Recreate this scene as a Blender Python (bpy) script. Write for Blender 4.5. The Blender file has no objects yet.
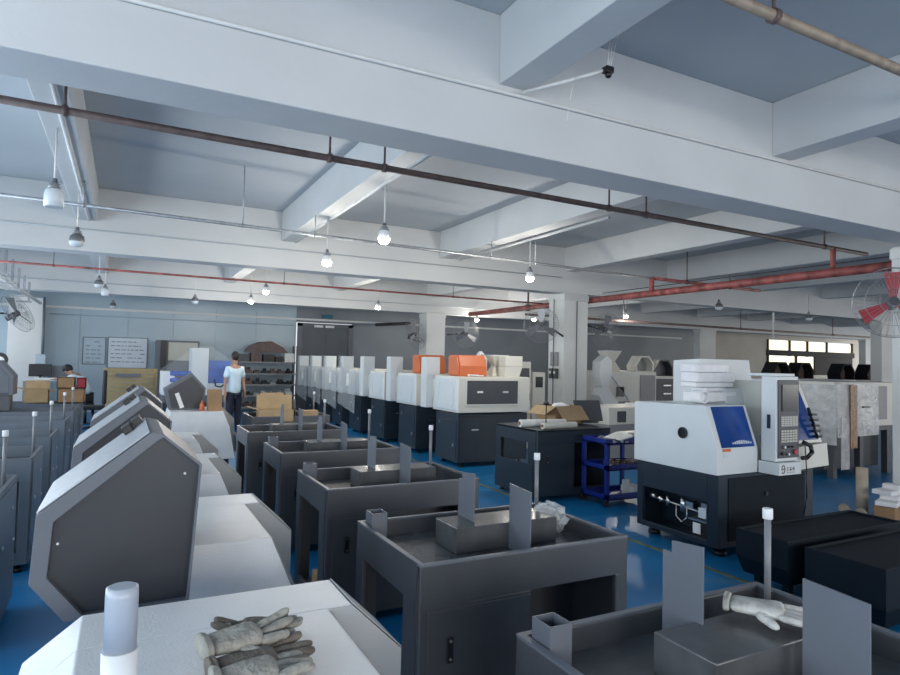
import bpy, math, random
from mathutils import Vector, Matrix
random.seed(7)
PI = math.pi
col = bpy.context.scene.collection
H = 1.6

# ---------------------------------------------------------------- materials
def mat(name, c, rough=.5, metal=0., spec=.5, nscale=0, namt=.12, bump=0., bscale=60, alpha=1., emit=None, estr=0., trans=0., stretch=None):
    m = bpy.data.materials.new(name); m.use_nodes = True
    nt = m.node_tree; b = nt.nodes['Principled BSDF']
    b.inputs['Base Color'].default_value = (*c, 1)
    b.inputs['Roughness'].default_value = rough
    b.inputs['Metallic'].default_value = metal
    b.inputs['Specular IOR Level'].default_value = spec
    b.inputs['Alpha'].default_value = alpha
    b.inputs['Transmission Weight'].default_value = trans
    if emit:
        b.inputs['Emission Color'].default_value = (*emit, 1); b.inputs['Emission Strength'].default_value = estr
    tc = nt.nodes.new('ShaderNodeTexCoord')
    mp = nt.nodes.new('ShaderNodeMapping'); nt.links.new(tc.outputs['Object'], mp.inputs[0])
    if stretch: mp.inputs['Scale'].default_value = stretch
    if nscale:
        n = nt.nodes.new('ShaderNodeTexNoise'); n.inputs['Scale'].default_value = nscale; n.inputs['Detail'].default_value = 6
        nt.links.new(mp.outputs[0], n.inputs['Vector'])
        r = nt.nodes.new('ShaderNodeValToRGB')
        r.color_ramp.elements[0].position = .3; r.color_ramp.elements[1].position = .7
        r.color_ramp.elements[0].color = (*[max(0, x*(1-namt)) for x in c], 1)
        r.color_ramp.elements[1].color = (*[min(1, x*(1+namt)) for x in c], 1)
        nt.links.new(n.outputs[0], r.inputs[0]); nt.links.new(r.outputs[0], b.inputs['Base Color'])
    if bump:
        n2 = nt.nodes.new('ShaderNodeTexNoise'); n2.inputs['Scale'].default_value = bscale; n2.inputs['Detail'].default_value = 4
        nt.links.new(mp.outputs[0], n2.inputs['Vector'])
        bp = nt.nodes.new('ShaderNodeBump'); bp.inputs['Strength'].default_value = bump; bp.inputs['Distance'].default_value = .02
        nt.links.new(n2.outputs[0], bp.inputs['Height']); nt.links.new(bp.outputs[0], b.inputs['Normal'])
    return m
M = {}
M['grey'] = mat('grey powder coat', (.066, .070, .08), .3, nscale=5, namt=.08, bump=.15, bscale=220)
M['grey_in'] = mat('grey tray floor', (.085, .088, .094), .24, nscale=6, namt=.25, bump=.1, bscale=12)
M['pole'] = mat('grey pole', (.2, .21, .23), .4, nscale=9, namt=.1)
M['plate'] = mat('plain grey sheet', (.125, .138, .165), .45, nscale=4, namt=.04)
M['hood'] = mat('slate grey hood', (.115, .125, .145), .42, nscale=4, namt=.08)
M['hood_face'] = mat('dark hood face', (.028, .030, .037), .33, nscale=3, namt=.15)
M['hood_film_glare'] = mat('hood film with sky glare', (.36, .375, .40), .35, nscale=30, namt=.12, bump=.1, bscale=60)
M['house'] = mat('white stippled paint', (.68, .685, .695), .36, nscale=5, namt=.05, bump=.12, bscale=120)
M['house_side'] = mat('pale grey paint and cover shade', (.25, .255, .265), .45, nscale=5, namt=.05)
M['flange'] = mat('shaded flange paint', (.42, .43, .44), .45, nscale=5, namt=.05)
M['white'] = mat('machine white', (.62, .655, .67), .4, nscale=3, namt=.03)
M['cream'] = mat('machine cream', (.66, .65, .59), .42, nscale=3, namt=.04)
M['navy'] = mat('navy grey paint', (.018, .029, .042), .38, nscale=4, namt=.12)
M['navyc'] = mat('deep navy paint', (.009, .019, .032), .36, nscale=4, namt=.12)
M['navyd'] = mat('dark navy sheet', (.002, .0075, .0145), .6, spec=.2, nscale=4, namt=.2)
M['slate'] = mat('charcoal panel', (.055, .06, .072), .42, nscale=4, namt=.08)
M['blue_win'] = mat('blue acrylic', (.008, .055, .26), .18, nscale=1.6, namt=.5)
M['blue'] = mat('blue cart paint', (.006, .022, .2), .35, nscale=4, namt=.1)
M['blue_b'] = mat('bright blue film rolls', (.015, .09, .45), .35, nscale=9, namt=.3)
M['black'] = mat('black plastic', (.008, .008, .01), .4, nscale=8, namt=.2)
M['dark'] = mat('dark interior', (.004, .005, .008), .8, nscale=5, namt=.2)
M['chrome'] = mat('bright steel', (.6, .61, .62), .28, metal=1, nscale=20, namt=.1)
M['steel'] = mat('dull steel', (.30, .31, .33), .4, metal=.7, nscale=20, namt=.15)
M['capw'] = mat('white cap', (.75, .76, .78), .4, nscale=10, namt=.04)
M['orange'] = mat('orange plastic', (.58, .14, .045), .45, nscale=5, namt=.06)
M['card'] = mat('brown cardboard', (.33, .2, .105), .8, nscale=7, namt=.15)
M['card2'] = mat('pale cardboard', (.40, .28, .155), .8, nscale=7, namt=.12)
M['kraft'] = mat('kraft paper', (.42, .36, .28), .75, nscale=9, namt=.12)
M['kraftb'] = mat('brown wrap tape', (.28, .15, .08), .4, nscale=14, namt=.35, bump=.4, bscale=30)
M['foam'] = mat('white foam', (.8, .8, .82), .8, nscale=9, namt=.06, bump=.3, bscale=40)
M['paper'] = mat('white paper', (.74, .74, .72), .7, nscale=9, namt=.1)
M['film'] = mat('stretch film', (.75, .79, .82), .18, nscale=14, namt=.25, bump=.9, bscale=22, alpha=.22)
M['film4'] = mat('thin clear film', (.75,.79,.82), .18, nscale=14, namt=.25, bump=.9, bscale=22, alpha=.07)
M['film3'] = mat('silvery stretch film', (.95, .95, .96), .16, nscale=9, namt=.3, bump=1., bscale=16, alpha=.4)
M['film2'] = mat('crumpled clear film', (.8, .82, .84), .15, nscale=20, namt=.2, bump=1., bscale=30, alpha=.38)
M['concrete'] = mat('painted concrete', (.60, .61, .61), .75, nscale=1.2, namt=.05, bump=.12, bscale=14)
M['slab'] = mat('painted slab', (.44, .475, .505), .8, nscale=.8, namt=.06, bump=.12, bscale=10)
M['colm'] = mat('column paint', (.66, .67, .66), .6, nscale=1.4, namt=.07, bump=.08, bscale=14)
M['wall'] = mat('sandwich panel wall', (.37, .47, .54), .33, nscale=1.2, namt=.06)
M['wall_d'] = mat('slate wall', (.19, .215, .245), .5, nscale=1.2, namt=.08)
M['wall_b'] = mat('beige wall', (.45, .42, .37), .7, nscale=1., namt=.1)
M['door_d'] = mat('dark doorway panel', (.10, .115, .135), .5, nscale=2, namt=.08)
M['red'] = mat('red pipe paint', (.30, .085, .075), .55, nscale=7, namt=.6)
M['rust'] = mat('rusty brown pipe', (.12, .08, .072), .55, nscale=12, namt=.3)
M['tan'] = mat('tan pipe', (.30, .235, .175), .5, nscale=9, namt=.3)
M['galv'] = mat('galvanised pipe', (.38, .40, .42), .4, metal=.5, nscale=15, namt=.2)
M['wpipe'] = mat('white conduit', (.68, .68, .66), .5, nscale=10, namt=.06)
M['wire'] = mat('thin wire', (.03, .03, .032), .5, nscale=10, namt=.1)
M['bulb_on'] = mat('lit bulb', (.9, .9, .85), .4, emit=(1, .95, .82), estr=40, nscale=3, namt=.01)
M['lens'] = mat('frosted lens', (.40, .44, .5), .3, nscale=3, namt=.03)
M['bulb_off'] = mat('unlit bulb', (.62, .67, .70), .3, nscale=3, namt=.03)
M['bulb_dark'] = mat('dark bulb glass', (.12, .13, .14), .3, nscale=3, namt=.1)
M['glove'] = mat('worn cotton glove', (.31, .295, .26), .9, nscale=18, namt=.3, bump=.5, bscale=70)
M['glovew'] = mat('stained white glove', (.46, .45, .42), .9, nscale=14, namt=.45, bump=.4, bscale=50)
M['gloved'] = mat('dirty cotton glove', (.14, .12, .098), .9, nscale=18, namt=.35, bump=.5, bscale=70)
M['skin'] = mat('skin', (.42, .24, .17), .6, nscale=9, namt=.05)
M['hair'] = mat('black hair', (.012, .01, .01), .6, nscale=20, namt=.2)
M['shirt'] = mat('pale blue shirt', (.62, .76, .84), .8, nscale=6, namt=.06, bump=.3, bscale=12)
M['pants'] = mat('dark trousers', (.015, .018, .03), .8, nscale=6, namt=.1)
M['slat'] = mat('tan slatted board', (.34, .26, .13), .6, nscale=4, namt=.1)
M['board'] = mat('whiteboard', (.55, .62, .68), .3, nscale=3, namt=.05)
M['redbox'] = mat('red carton', (.3, .02, .03), .6, nscale=5, namt=.1)
M['beigeb'] = mat('beige plastic', (.5, .5, .44), .5, nscale=5, namt=.05)
M['sky_pane'] = mat('bright window pane', (.9, .85, .7), .5, emit=(1, .87, .62), estr=1.0, nscale=2, namt=.05)
M['screen'] = mat('dark screen', (.03, .032, .034), .2, nscale=3, namt=.1)
M['green'] = mat('green sign', (.01, .12, .2), .5, nscale=5, namt=.1)
M['silver'] = mat('silver decal', (.5, .55, .62), .3, nscale=60, namt=.4)
M['rubber'] = mat('red fan blade', (.4, .04, .05), .4, nscale=5, namt=.1)

def floor_mat():
    m = bpy.data.materials.new('blue epoxy floor'); m.use_nodes = True
    nt = m.node_tree; b = nt.nodes['Principled BSDF']; L = nt.links.new
    tc = nt.nodes.new('ShaderNodeTexCoord')
    n = nt.nodes.new('ShaderNodeTexNoise'); n.inputs['Scale'].default_value = 1.4; n.inputs['Detail'].default_value = 8
    L(tc.outputs['Object'], n.inputs['Vector'])
    r = nt.nodes.new('ShaderNodeValToRGB')
    r.color_ramp.elements[0].position = .35; r.color_ramp.elements[0].color = (.003, .13, .33, 1)
    r.color_ramp.elements[1].position = .75; r.color_ramp.elements[1].color = (.006, .20, .48, 1)
    L(n.outputs[0], r.inputs[0])
    n3 = nt.nodes.new('ShaderNodeTexNoise'); n3.inputs['Scale'].default_value = 2.3; n3.inputs['Detail'].default_value = 4
    L(tc.outputs['Object'], n3.inputs['Vector'])
    r3 = nt.nodes.new('ShaderNodeValToRGB'); r3.color_ramp.elements[0].position = .60; r3.color_ramp.elements[1].position = .72
    r3.color_ramp.elements[1].color = (.55, .55, .55, 1); L(n3.outputs[0], r3.inputs[0])
    mx = nt.nodes.new('ShaderNodeMixRGB'); mx.inputs[2].default_value = (.12, .22, .3, 1)
    L(r3.outputs[0], mx.inputs[0]); L(r.outputs[0], mx.inputs[1])
    L(mx.outputs[0], b.inputs['Base Color'])
    r2 = nt.nodes.new('ShaderNodeMapRange'); r2.inputs['To Min'].default_value = .22; r2.inputs['To Max'].default_value = .5
    L(n.outputs[0], r2.inputs[0]); L(r2.outputs[0], b.inputs['Roughness'])
    return m
M['floor'] = floor_mat()
M['yellow'] = mat('worn yellow paint', (.15, .16, .06), .5, nscale=6, namt=.5)

# ---------------------------------------------------------------- mesh builder
class MB:
    def __init__(s): s.v = []; s.f = []; s.sm = []
    def _add(s, vs, fs, smooth=False):
        o = len(s.v); s.v += [tuple(p) for p in vs]
        for f in fs: s.f.append([o+i for i in f]); s.sm.append(smooth)
        return s
    def box(s, x0, x1, y0, y1, z0, z1):
        x0, x1 = min(x0, x1), max(x0, x1); y0, y1 = min(y0, y1), max(y0, y1); z0, z1 = min(z0, z1), max(z0, z1)
        return s._add([(x0,y0,z0),(x1,y0,z0),(x1,y1,z0),(x0,y1,z0),(x0,y0,z1),(x1,y0,z1),(x1,y1,z1),(x0,y1,z1)],
                      [(3,2,1,0),(4,5,6,7),(0,1,5,4),(1,2,6,5),(2,3,7,6),(3,0,4,7)])
    def hexa(s, b, t):                                  # bottom quad, top quad
        return s._add(list(b)+list(t), [(3,2,1,0),(4,5,6,7),(0,1,5,4),(1,2,6,5),(2,3,7,6),(3,0,4,7)])
    def prism(s, pts, a0, a1, axis='y'):                # polygon extruded along an axis
        n = len(pts)
        def P(p, a):
            return {'y': (p[0], a, p[1]), 'x': (a, p[0], p[1]), 'z': (p[0], p[1], a)}[axis]
        vs = [P(p, a0) for p in pts]+[P(p, a1) for p in pts]
        return s._add(vs, [list(range(n)), list(range(2*n-1, n-1, -1))]+[(i, i+n, (i+1) % n+n, (i+1) % n) for i in range(n)])
    def ring(s, outer, inner, a0, a1, axis='y'):        # polygon frame
        n = len(outer)
        def P(p, a):
            return {'y': (p[0], a, p[1]), 'x': (a, p[0], p[1]), 'z': (p[0], p[1], a)}[axis]
        vs = [P(p, a) for a in (a0, a1) for p in list(outer)+list(inner)]
        fs = []
        for i in range(n):
            j = (i+1) % n
            fs += [(i, j, n+j, n+i), (2*n+i, 3*n+i, 3*n+j, 2*n+j), (i, 2*n+i, 2*n+j, j), (n+i, n+j, 3*n+j, 3*n+i)]
        return s._add(vs, fs)
    def tube(s, p, q, r, n=12, r2=None, caps=True):
        p, q = Vector(p), Vector(q); d = (q-p).normalized()
        u = d.orthogonal().normalized(); w = d.cross(u); r2 = r if r2 is None else r2
        vs = [p+(u*math.cos(2*PI*i/n)+w*math.sin(2*PI*i/n))*r for i in range(n)]+[q+(u*math.cos(2*PI*i/n)+w*math.sin(2*PI*i/n))*r2 for i in range(n)]
        s._add(vs, [(i, (i+1) % n, (i+1) % n+n, i+n) for i in range(n)], True)
        if caps: s._add(vs, [list(range(n-1, -1, -1)), list(range(n, 2*n))])
        return s
    def path(s, pts, r, n=8):
        for a, b in zip(pts, pts[1:]):
            s.tube(a, b, r, n)
        for p in pts[1:-1]: s.ball(p, r, 8, 6)
        return s
    def lathe(s, prof, c=(0,0,0), n=20):                # (r,z) profile about z
        vs = []; fs = []
        for r, z in prof:
            vs += [(c[0]+r*math.cos(2*PI*i/n), c[1]+r*math.sin(2*PI*i/n), c[2]+z) for i in range(n)]
        for k in range(len(prof)-1):
            fs += [(k*n+i, k*n+(i+1) % n, (k+1)*n+(i+1) % n, (k+1)*n+i) for i in range(n)]
        s._add(vs, fs, True)
        s._add(vs[:n], [list(range(n-1, -1, -1))]); s._add(vs[-n:], [list(range(n))])
        return s
    def ball(s, c, r, n=12, m=8, sc=(1,1,1)):
        return s.lathe2(c, [(r*math.sin(PI*k/m)*1., -r*math.cos(PI*k/m)) for k in range(m+1)], n, sc)
    def lathe2(s, c, prof, n, sc):
        vs = []; fs = []
        for r, z in prof:
            vs += [(c[0]+sc[0]*r*math.cos(2*PI*i/n), c[1]+sc[1]*r*math.sin(2*PI*i/n), c[2]+sc[2]*z) for i in range(n)]
        for k in range(len(prof)-1):
            fs += [(k*n+i, k*n+(i+1) % n, (k+1)*n+(i+1) % n, (k+1)*n+i) for i in range(n)]
        return s._add(vs, fs, True)
    def rot(s, a, axis='Z', piv=(0,0,0)):
        R = Matrix.Rotation(a, 3, axis); pv = Vector(piv)
        s.v = [tuple(R @ (Vector(p)-pv)+pv) for p in s.v]; return s
    def move(s, d):
        s.v = [(p[0]+d[0], p[1]+d[1], p[2]+d[2]) for p in s.v]; return s
    def jitter(s, a):
        s.v = [(p[0]+random.uniform(-a,a), p[1]+random.uniform(-a,a), p[2]+random.uniform(-a,a)) for p in s.v]; return s
    def build(s, name, m, parent=None, bevel=0., sub=0):
        me = bpy.data.meshes.new(name); me.from_pydata(s.v, [], s.f)
        for p, q in zip(me.polygons, s.sm): p.use_smooth = q
        me.materials.append(M[m] if isinstance(m, str) else m); me.update()
        import bmesh
        bm = bmesh.new(); bm.from_mesh(me); bmesh.ops.remove_doubles(bm, verts=bm.verts, dist=1e-6)
        bmesh.ops.recalc_face_normals(bm, faces=bm.faces); bm.to_mesh(me); bm.free()
        o = bpy.data.objects.new(name, me); col.objects.link(o)
        if parent: o.parent = parent
        if bevel:
            b = o.modifiers.new('bevel', 'BEVEL'); b.width = bevel; b.segments = 2; b.limit_method = 'ANGLE'; b.angle_limit = .6
        if sub:
            b = o.modifiers.new('sub', 'SUBSURF'); b.levels = sub; b.render_levels = sub
        return o
def box(*a): return MB().box(*a)

def tag(o, label, cat, group=None):
    o['label'] = label; o['category'] = cat
    if group: o['group'] = group
    return o
def struct(o): o['kind'] = 'structure'; return o
def thing(name, label, cat, loc=(0,0,0), rz=0, group=None):
    o = bpy.data.objects.new(name, None); col.objects.link(o); o.empty_display_size = .1
    o.location = loc; o.rotation_euler = (0, 0, rz)
    return tag(o, label, cat, group)
KIDS = {}
def copy_tree(o, label=None, loc=None, skip=(), rz=None):
    c = o.copy(); col.objects.link(c)
    for ch in list(o.children):
        if ch.name.split('.')[0] in skip: continue
        d = ch.copy(); col.objects.link(d); d.parent = c
        for g in list(ch.children):
            e = g.copy(); col.objects.link(e); e.parent = d
    if label: c['label'] = label
    if loc: c.location = loc
    if rz is not None: c.rotation_euler = (0, 0, rz)
    return c

# ---------------------------------------------------------------- camera (24 mm phone lens, eye height)
up = Vector((.022, 1, -.0378)).normalized()
Yd = Vector((125-450, -(351.2+.022*125-337.5), -624.)).normalized()
Yd = (Yd-up*Yd.dot(up)).normalized(); Xd = Yd.cross(up)
R = Matrix((Xd, Yd, up))
cam = bpy.data.cameras.new('camera'); co = bpy.data.objects.new('camera', cam); col.objects.link(co)
co.matrix_world = Matrix.Translation((0, 0, H)) @ R.to_4x4()
cam.sensor_width = 36; cam.lens = 624/900*36; cam.clip_start = .05; cam.clip_end = 200
bpy.context.scene.camera = co

# ---------------------------------------------------------------- setting
FY = 19.5; LX = -3.4; RX = 38.; BY = -5.
struct(box(LX, RX, BY, FY+.2, -.1, 0).build('floor', 'floor'))
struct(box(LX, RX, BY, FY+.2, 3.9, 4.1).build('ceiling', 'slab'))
# far wall in sheet panels: pale on the left, slate in the middle, beige far right
mb = MB()
x = LX
while x < 4.6:
    mb.box(x+.006, min(x+1.15, 4.72)-.006, FY, FY+.1, 0, 2.98); x += 1.15
mb.box(LX, 4.72, FY+.02, FY+.1, 0, 3.9)
struct(mb.build('wall_back', 'wall'))
mb = MB(); mb.box(6.55, 22.6, FY, FY+.1, 0, 3.9); mb.box(4.72, 6.55, FY, FY+.1, 2.72, 3.9)
struct(mb.build('wall_back_slate', 'wall_d'))
wy0, wy1 = 1.3, 2.98
mb = MB(); mb.box(22.6, 27.3, FY, FY+.1, 0, 3.9); mb.box(27.3, 34.2, FY, FY+.1, 0, 1.3); mb.box(27.3, 34.2, FY, FY+.1, 2.98, 3.9); mb.box(34.2, RX, FY, FY+.1, 0, 3.9)
struct(mb.build('wall_back_beige', 'wall_b'))
def wall_strip(name, X, ys, z0, z1):
    mb = MB(); e = BY
    mb.box(X, X+.15, BY, FY+.1, 0, z0); mb.box(X, X+.15, BY, FY+.1, z1, 3.9)
    for a, b in ys: mb.box(X, X+.15, e, a, z0, z1); e = b
    mb.box(X, X+.15, e, FY+.1, z0, z1)
    struct(mb.build(name, 'wall'))
lw = [(-4, -.6), (.2, 3.2), (4.0, 8.5), (9.5, 14.), (15., 19.)]
wall_strip('wall_left', LX-.15, lw, .9, 2.95)
wall_strip('wall_right', RX, [(-3, 2), (3, 8), (9, 14), (15, 19)], .9, 2.95)  # unseen wall; window openings added for the fill lamps
mb = MB(); mb.box(LX, RX, BY-.15, BY, 0, .8); mb.box(LX, RX, BY-.15, BY, 3.0, 3.9); mb.box(14, 17, BY-.15, BY, .8, 3.0); mb.box(27, RX, BY-.15, BY, .8, 3.0)  # open stretch at far right added for a fill lamp
for x in (LX, 2, 6, 10): mb.box(x, x+.35, BY-.15, BY, .8, 3.)
struct(mb.build('wall_front', 'wall'))
for i, (a, b) in enumerate(lw):
    w = MB()
    for y in (a, (a+b)/2, b): w.box(LX-.11, LX-.05, y-.025, y+.025, .9, 2.95)
    for z in (.92, 2.1, 2.93): w.box(LX-.11, LX-.05, a, b, z-.02, z+.02)
    struct(w.build('window_%d' % (i+1), 'steel'))
# bright windows of the far bay
w = MB()
for (a, b, z0, z1) in [(27.4, 28.9, 2.5, 2.95), (29.0, 30.3, 2.5, 2.95), (30.4, 31.9, 2.5, 2.95), (32., 34.1, 2.5, 2.9), (27.4, 29.4, 1.32, 2.2), (29.5, 30.9, 1.32, 2.2)]:
    w.box(a, b, FY+.03, FY+.05, z0, z1)
wp = struct(w.build('window_6', 'sky_pane'))
w = MB(); w.box(27.2, 34.3, FY-.05, FY+.06, 2.22, 2.48)
for x in (27.3, 28.95, 30.35, 31.95, 34.15): w.box(x-.05, x+.05, FY-.04, FY+.06, 2.2, 2.98)
for x in (27.3, 29.45, 30.98): w.box(x-.06, x+.06, FY-.04, FY+.06, 1.3, 2.3)
w.box(31, 34.2, FY, FY+.06, 1.3, 2.3)
struct(w.build('trim_1', 'dark'))
# beams
def beam(n, *b): struct(box(*b).build('trim_%d' % n, 'concrete', bevel=.008))
n = 2
for y in (-2.9, 3.46, 9.9, 16.3):
    beam(n, LX, RX, y, y+.36, 3.0 if y < 16 else 2.97, 3.9); n += 1
xs = [-.66+2.78*k for k in range(-1, 14)]
for x in xs:
    for a, b in ((-2.54, 3.46), (3.82, 9.9), (10.26, 16.3), (16.66, FY)):
        if x < LX: continue
        beam(n, x, x+.25, a, b, 3.43, 3.9); n += 1
# columns
def column(n, x, y, w=.6, d=.5):
    mb = box(x, x+w, y, y+d, 0, 3.0)
    mb.box(x-.015, x+w+.015, y-.015, y+d+.015, 2.86, 2.98)
    struct(mb.build('trim_%d' % n, 'colm', bevel=.01))
for x, y in ((7.68, 3.45), (7.68, 9.9), (7.68, 16.25), (18.9, 16.25), (18.75, 9.9), (29.5, 16.25)):
    column(n, x, y, .6 if x < 10 else .85, .5 if x < 10 else .3); n += 1
struct(box(-2.62, -1.9, 18.9, FY, 0, 2.98).build('trim_%d' % n, 'colm')); n += 1
# wall lintel and cable rail on the far wall
struct(box(LX, 21.5, FY-.06, FY, 2.78, 2.84).build('trim_%d' % n, 'colm')); n += 1
# far door
mb = MB(); mb.box(4.9, 5.65, FY-.02, FY+.03, 0, 2.6); mb.box(5.66, 6.4, FY-.02, FY+.03, 0, 2.6)
struct(mb.build('door_1', 'door_d'))
mb = MB(); mb.box(4.75, 4.9, FY-.05, FY+.02, 0, 2.7); mb.box(6.4, 6.55, FY-.05, FY+.02, 0, 2.7); mb.box(4.75, 6.55, FY-.05, FY+.02, 2.6, 2.7)
struct(mb.build('trim_%d' % n, 'plate')); n += 1
# yellow line painted on the floor
struct(box(4.15, 4.19, -1, 15, 0, .004).build('trim_%d' % n, 'yellow')); n += 1

# ---------------------------------------------------------------- grey lathe base tables
W, D, ZT = 1.04, .72, .82
def make_base(label):
    t = thing('machine_base', label, 'machine base', (0, 0, 0))
    s = .025
    f = MB()
    # front wall with cut-out, left wall with opening, right and back walls, corner folds
    f.box(0, W, 0, s, .66, ZT); f.box(0, .51, 0, s, .06, .66); f.box(.97, W, 0, s, .06, .66); f.box(.51, .97, 0, s, .06, .14)
    f.box(0, s, s, D, .67, ZT); f.box(0, s, s, .16, .06, .67); f.box(0, s, .64, D, .06, .67); f.box(0, s, .16, .64, .06, .13)
    f.box(W-s, W, s, D, .06, ZT); f.box(s, W-s, D-s, D, .66, ZT); f.box(s, .1, D-s, D, .06, .66); f.box(W-.1, W-s, D-s, D, .06, .66); f.box(.52, .54, .3, D-s, .08, .735); f.box(.54, W-s, .36, .38, .08, .735)
    f.build('frame', 'grey', t, bevel=.006)
    tr = MB().box(s, W-s, s, D-s, .735, .745)
    box(s, W-s, s, D-s, .06, .08).build('bottom_plate', 'grey_in', t)
    tr.build('tray', 'grey_in', t)
    rim = MB().ring([(0,0),(W,0),(W,D),(0,D)], [(.022,.022),(W-.022,.022),(W-.022,D-.022),(.022,D-.022)], ZT-.004, ZT+.004, 'z')
    rim.build('rim', 'plate', t)
    d = box(.035, .505, -.006, 0, .1, .645).build('door', 'grey', t, bevel=.002)
    lt = MB().box(.115, .145, -.014, -.006, .44, .54)
    lt.build('latch', 'black', d, bevel=.006)
    MB().tube((.13, -.0145, .525), (.13, -.018, .525), .006).tube((.13, -.0145, .455), (.13, -.018, .455), .006).build('screw', 'chrome', d)
    box(.31, .86, .29, .5, .745, .86).build('raised_block', 'grey_in', t, bevel=.004)
    p1 = MB().prism([(.36, .75), (.51, .75), (.51, 1.035), (.475, 1.035), (.475, 1.07), (.36, 1.08)], .435, .441, 'x')
    p1.build('upright_plate', 'plate', t)
    p2 = MB().prism([(.12, .745), (.29, .745), (.29, 1.04), (.12, 1.03)], .585, .591, 'x')
    p2.build('upright_plate', 'plate', t)
    pk = MB()
    pk.ring([(.03, .6), (.105, .6), (.105, .685), (.03, .685)], [(.034, .604), (.101, .604), (.101, .681), (.034, .681)], .745, .88, 'z')
    pk.build('pocket', 'plate', t)
    pl = MB().tube((.98, .63, .745), (.98, .63, 1.08), .011).build('pole', 'pole', t)
    MB().tube((.98, .63, 1.075), (.98, .63, 1.113), .017).build('cap', 'capw', pl, bevel=.003)
    bt = MB(); bt.box(-.012, 0, .2, .215, .62, .65)
    for y in (.05, .67):
        for x in (.06, W-.06):
            q = MB().tube((x, y, .03), (x, y, .07), .012); q.tube((x, y, 0), (x, y, .03), .03, r2=.025); q.build('foot', 'black', t)
    return t
proto = make_base('nearest grey base, with a stained cotton glove on its raised block')
proto['group'] = 'grey machine bases in the centre row'
proto.location = (1.025, .80, 0)
cen = [(2.165, 'second nearest grey base, with crumpled clear film by its pole'),
       (3.63, 'grey base behind the one with crumpled clear film'),
       (5.13, 'fourth grey base from the camera in the centre row'),
       (6.66, 'far grey base in the centre row, in front of the open cardboard boxes'),
       (8.35, 'farthest grey base in the centre row, holding the open cardboard boxes')]
for y, l in cen:
    copy_tree(proto, l, (1.02 if y < 3 else 1.09 if y < 5 else 1.15 if y < 8 else 1.48, y, 0), skip=('pocket',) if y > 6 else ())
left = [(4.06, 'grey base at the left frame edge, nearest of the left row'),
        (5.47, 'second nearest grey base of the left row, right door with round latches'),
        (6.8, 'third grey base of the left row counted from the camera'),
        (8.35, 'fourth grey base of the left row counted from the camera'),
        (9.7, 'fifth grey base of the left row, just before the brown cartons'),
        (11.1, 'farthest grey base of the left row, beneath the brown cartons')]
M['grey_l'] = mat('blue grey powder coat', (.12, .145, .175), .36, nscale=5, namt=.08, bump=.15, bscale=220)
for ch in proto.children:      # on the nearest base the plates stand a little differently
    if ch.name == 'upright_plate': ch.location = (.035, .11, 0)
    elif ch.name == 'upright_plate.001': ch.location = (.02, -.03, 0)
lp = None
for y, l in left:
    c = copy_tree(proto if lp is None else lp, l, (-.575-W, y, 0), skip=('pocket', 'upright_plate', 'raised_block'))
    c['group'] = 'grey machine bases in the left row'
    if lp is None:
        lp = c
        for ch in c.children:
            if ch.name.startswith(('frame', 'door')):
                ch.data = ch.data.copy(); ch.data.materials[0] = M['grey_l']
        sd = box(W, W+.006, .06, .68, .1, .79).build('side_door', 'grey_l', c, bevel=.002)
        for yy_, z_ in ((.5, .66), (.2, .5), (.6, .45)):
            MB().tube((W+.006, yy_, z_), (W+.014, yy_, z_), .014).build('latch', 'chrome', sd)

# gloves ---------------------------------------------------------------
def glove(mb, x, y, z, a, L=.2, w=.085, h=.03, curl=.0):
    """a cotton work glove lying flat: cuff, palm, four fingers and a thumb"""
    g = MB()
    def blob(p, q, r1, r2, n=10, flat=.6, e0=.6, e1=.6):
        p, q = Vector(p), Vector(q); k = 7; d = (q-p); 
        side = Vector((-d.y, d.x, 0)).normalized(); vs = []; fs = []
        for i in range(k):
            t = i/(k-1); c = p+d*t; r = (r1*(1-t)+r2*t)*(e0 if i == 0 else e1 if i == k-1 else 1)
            for j in range(n):
                th = 2*PI*j/n
                vs.append(c+side*math.cos(th)*r+Vector((0, 0, math.sin(th)*r*flat+random.uniform(-.002, .002))))
        for i in range(k-1):
            fs += [(i*n+j, i*n+(j+1) % n, (i+1)*n+(j+1) % n, (i+1)*n+j) for j in range(n)]
        g._add(vs, fs+[], True); g._add(vs[:n], [list(range(n-1, -1, -1))], True); g._add(vs[-n:], [list(range(n))], True)
    blob((-.02, 0, h), (.0, 0, h), w*.44, w*.43, flat=.5, e0=.95, e1=.9)
    blob((-.005, 0, h*.95), (L*.58, 0, h), w*.38, w*.5, flat=.42, e0=1, e1=.85)
    for i, (o, l) in enumerate(((-.36, .72), (-.12, .95), (.12, 1.), (.36, .86))):
        blob((L*.5, o*w, h*.9), (L*.5+L*.5*l, o*w*1.08, h*(.6+curl*random.random())), w*.13, w*.11, flat=.8)
    blob((L*.3, -w*.3, h*.8), (L*.52, -w*.85, h*.6), w*.15, w*.11, flat=.8)
    g.rot(a).move((x, y, z))
    mb.v, off = mb.v+g.v, len(mb.v)
    mb.f += [[i+off for i in f] for f in g.f]; mb.sm += g.sm
    return mb

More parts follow.
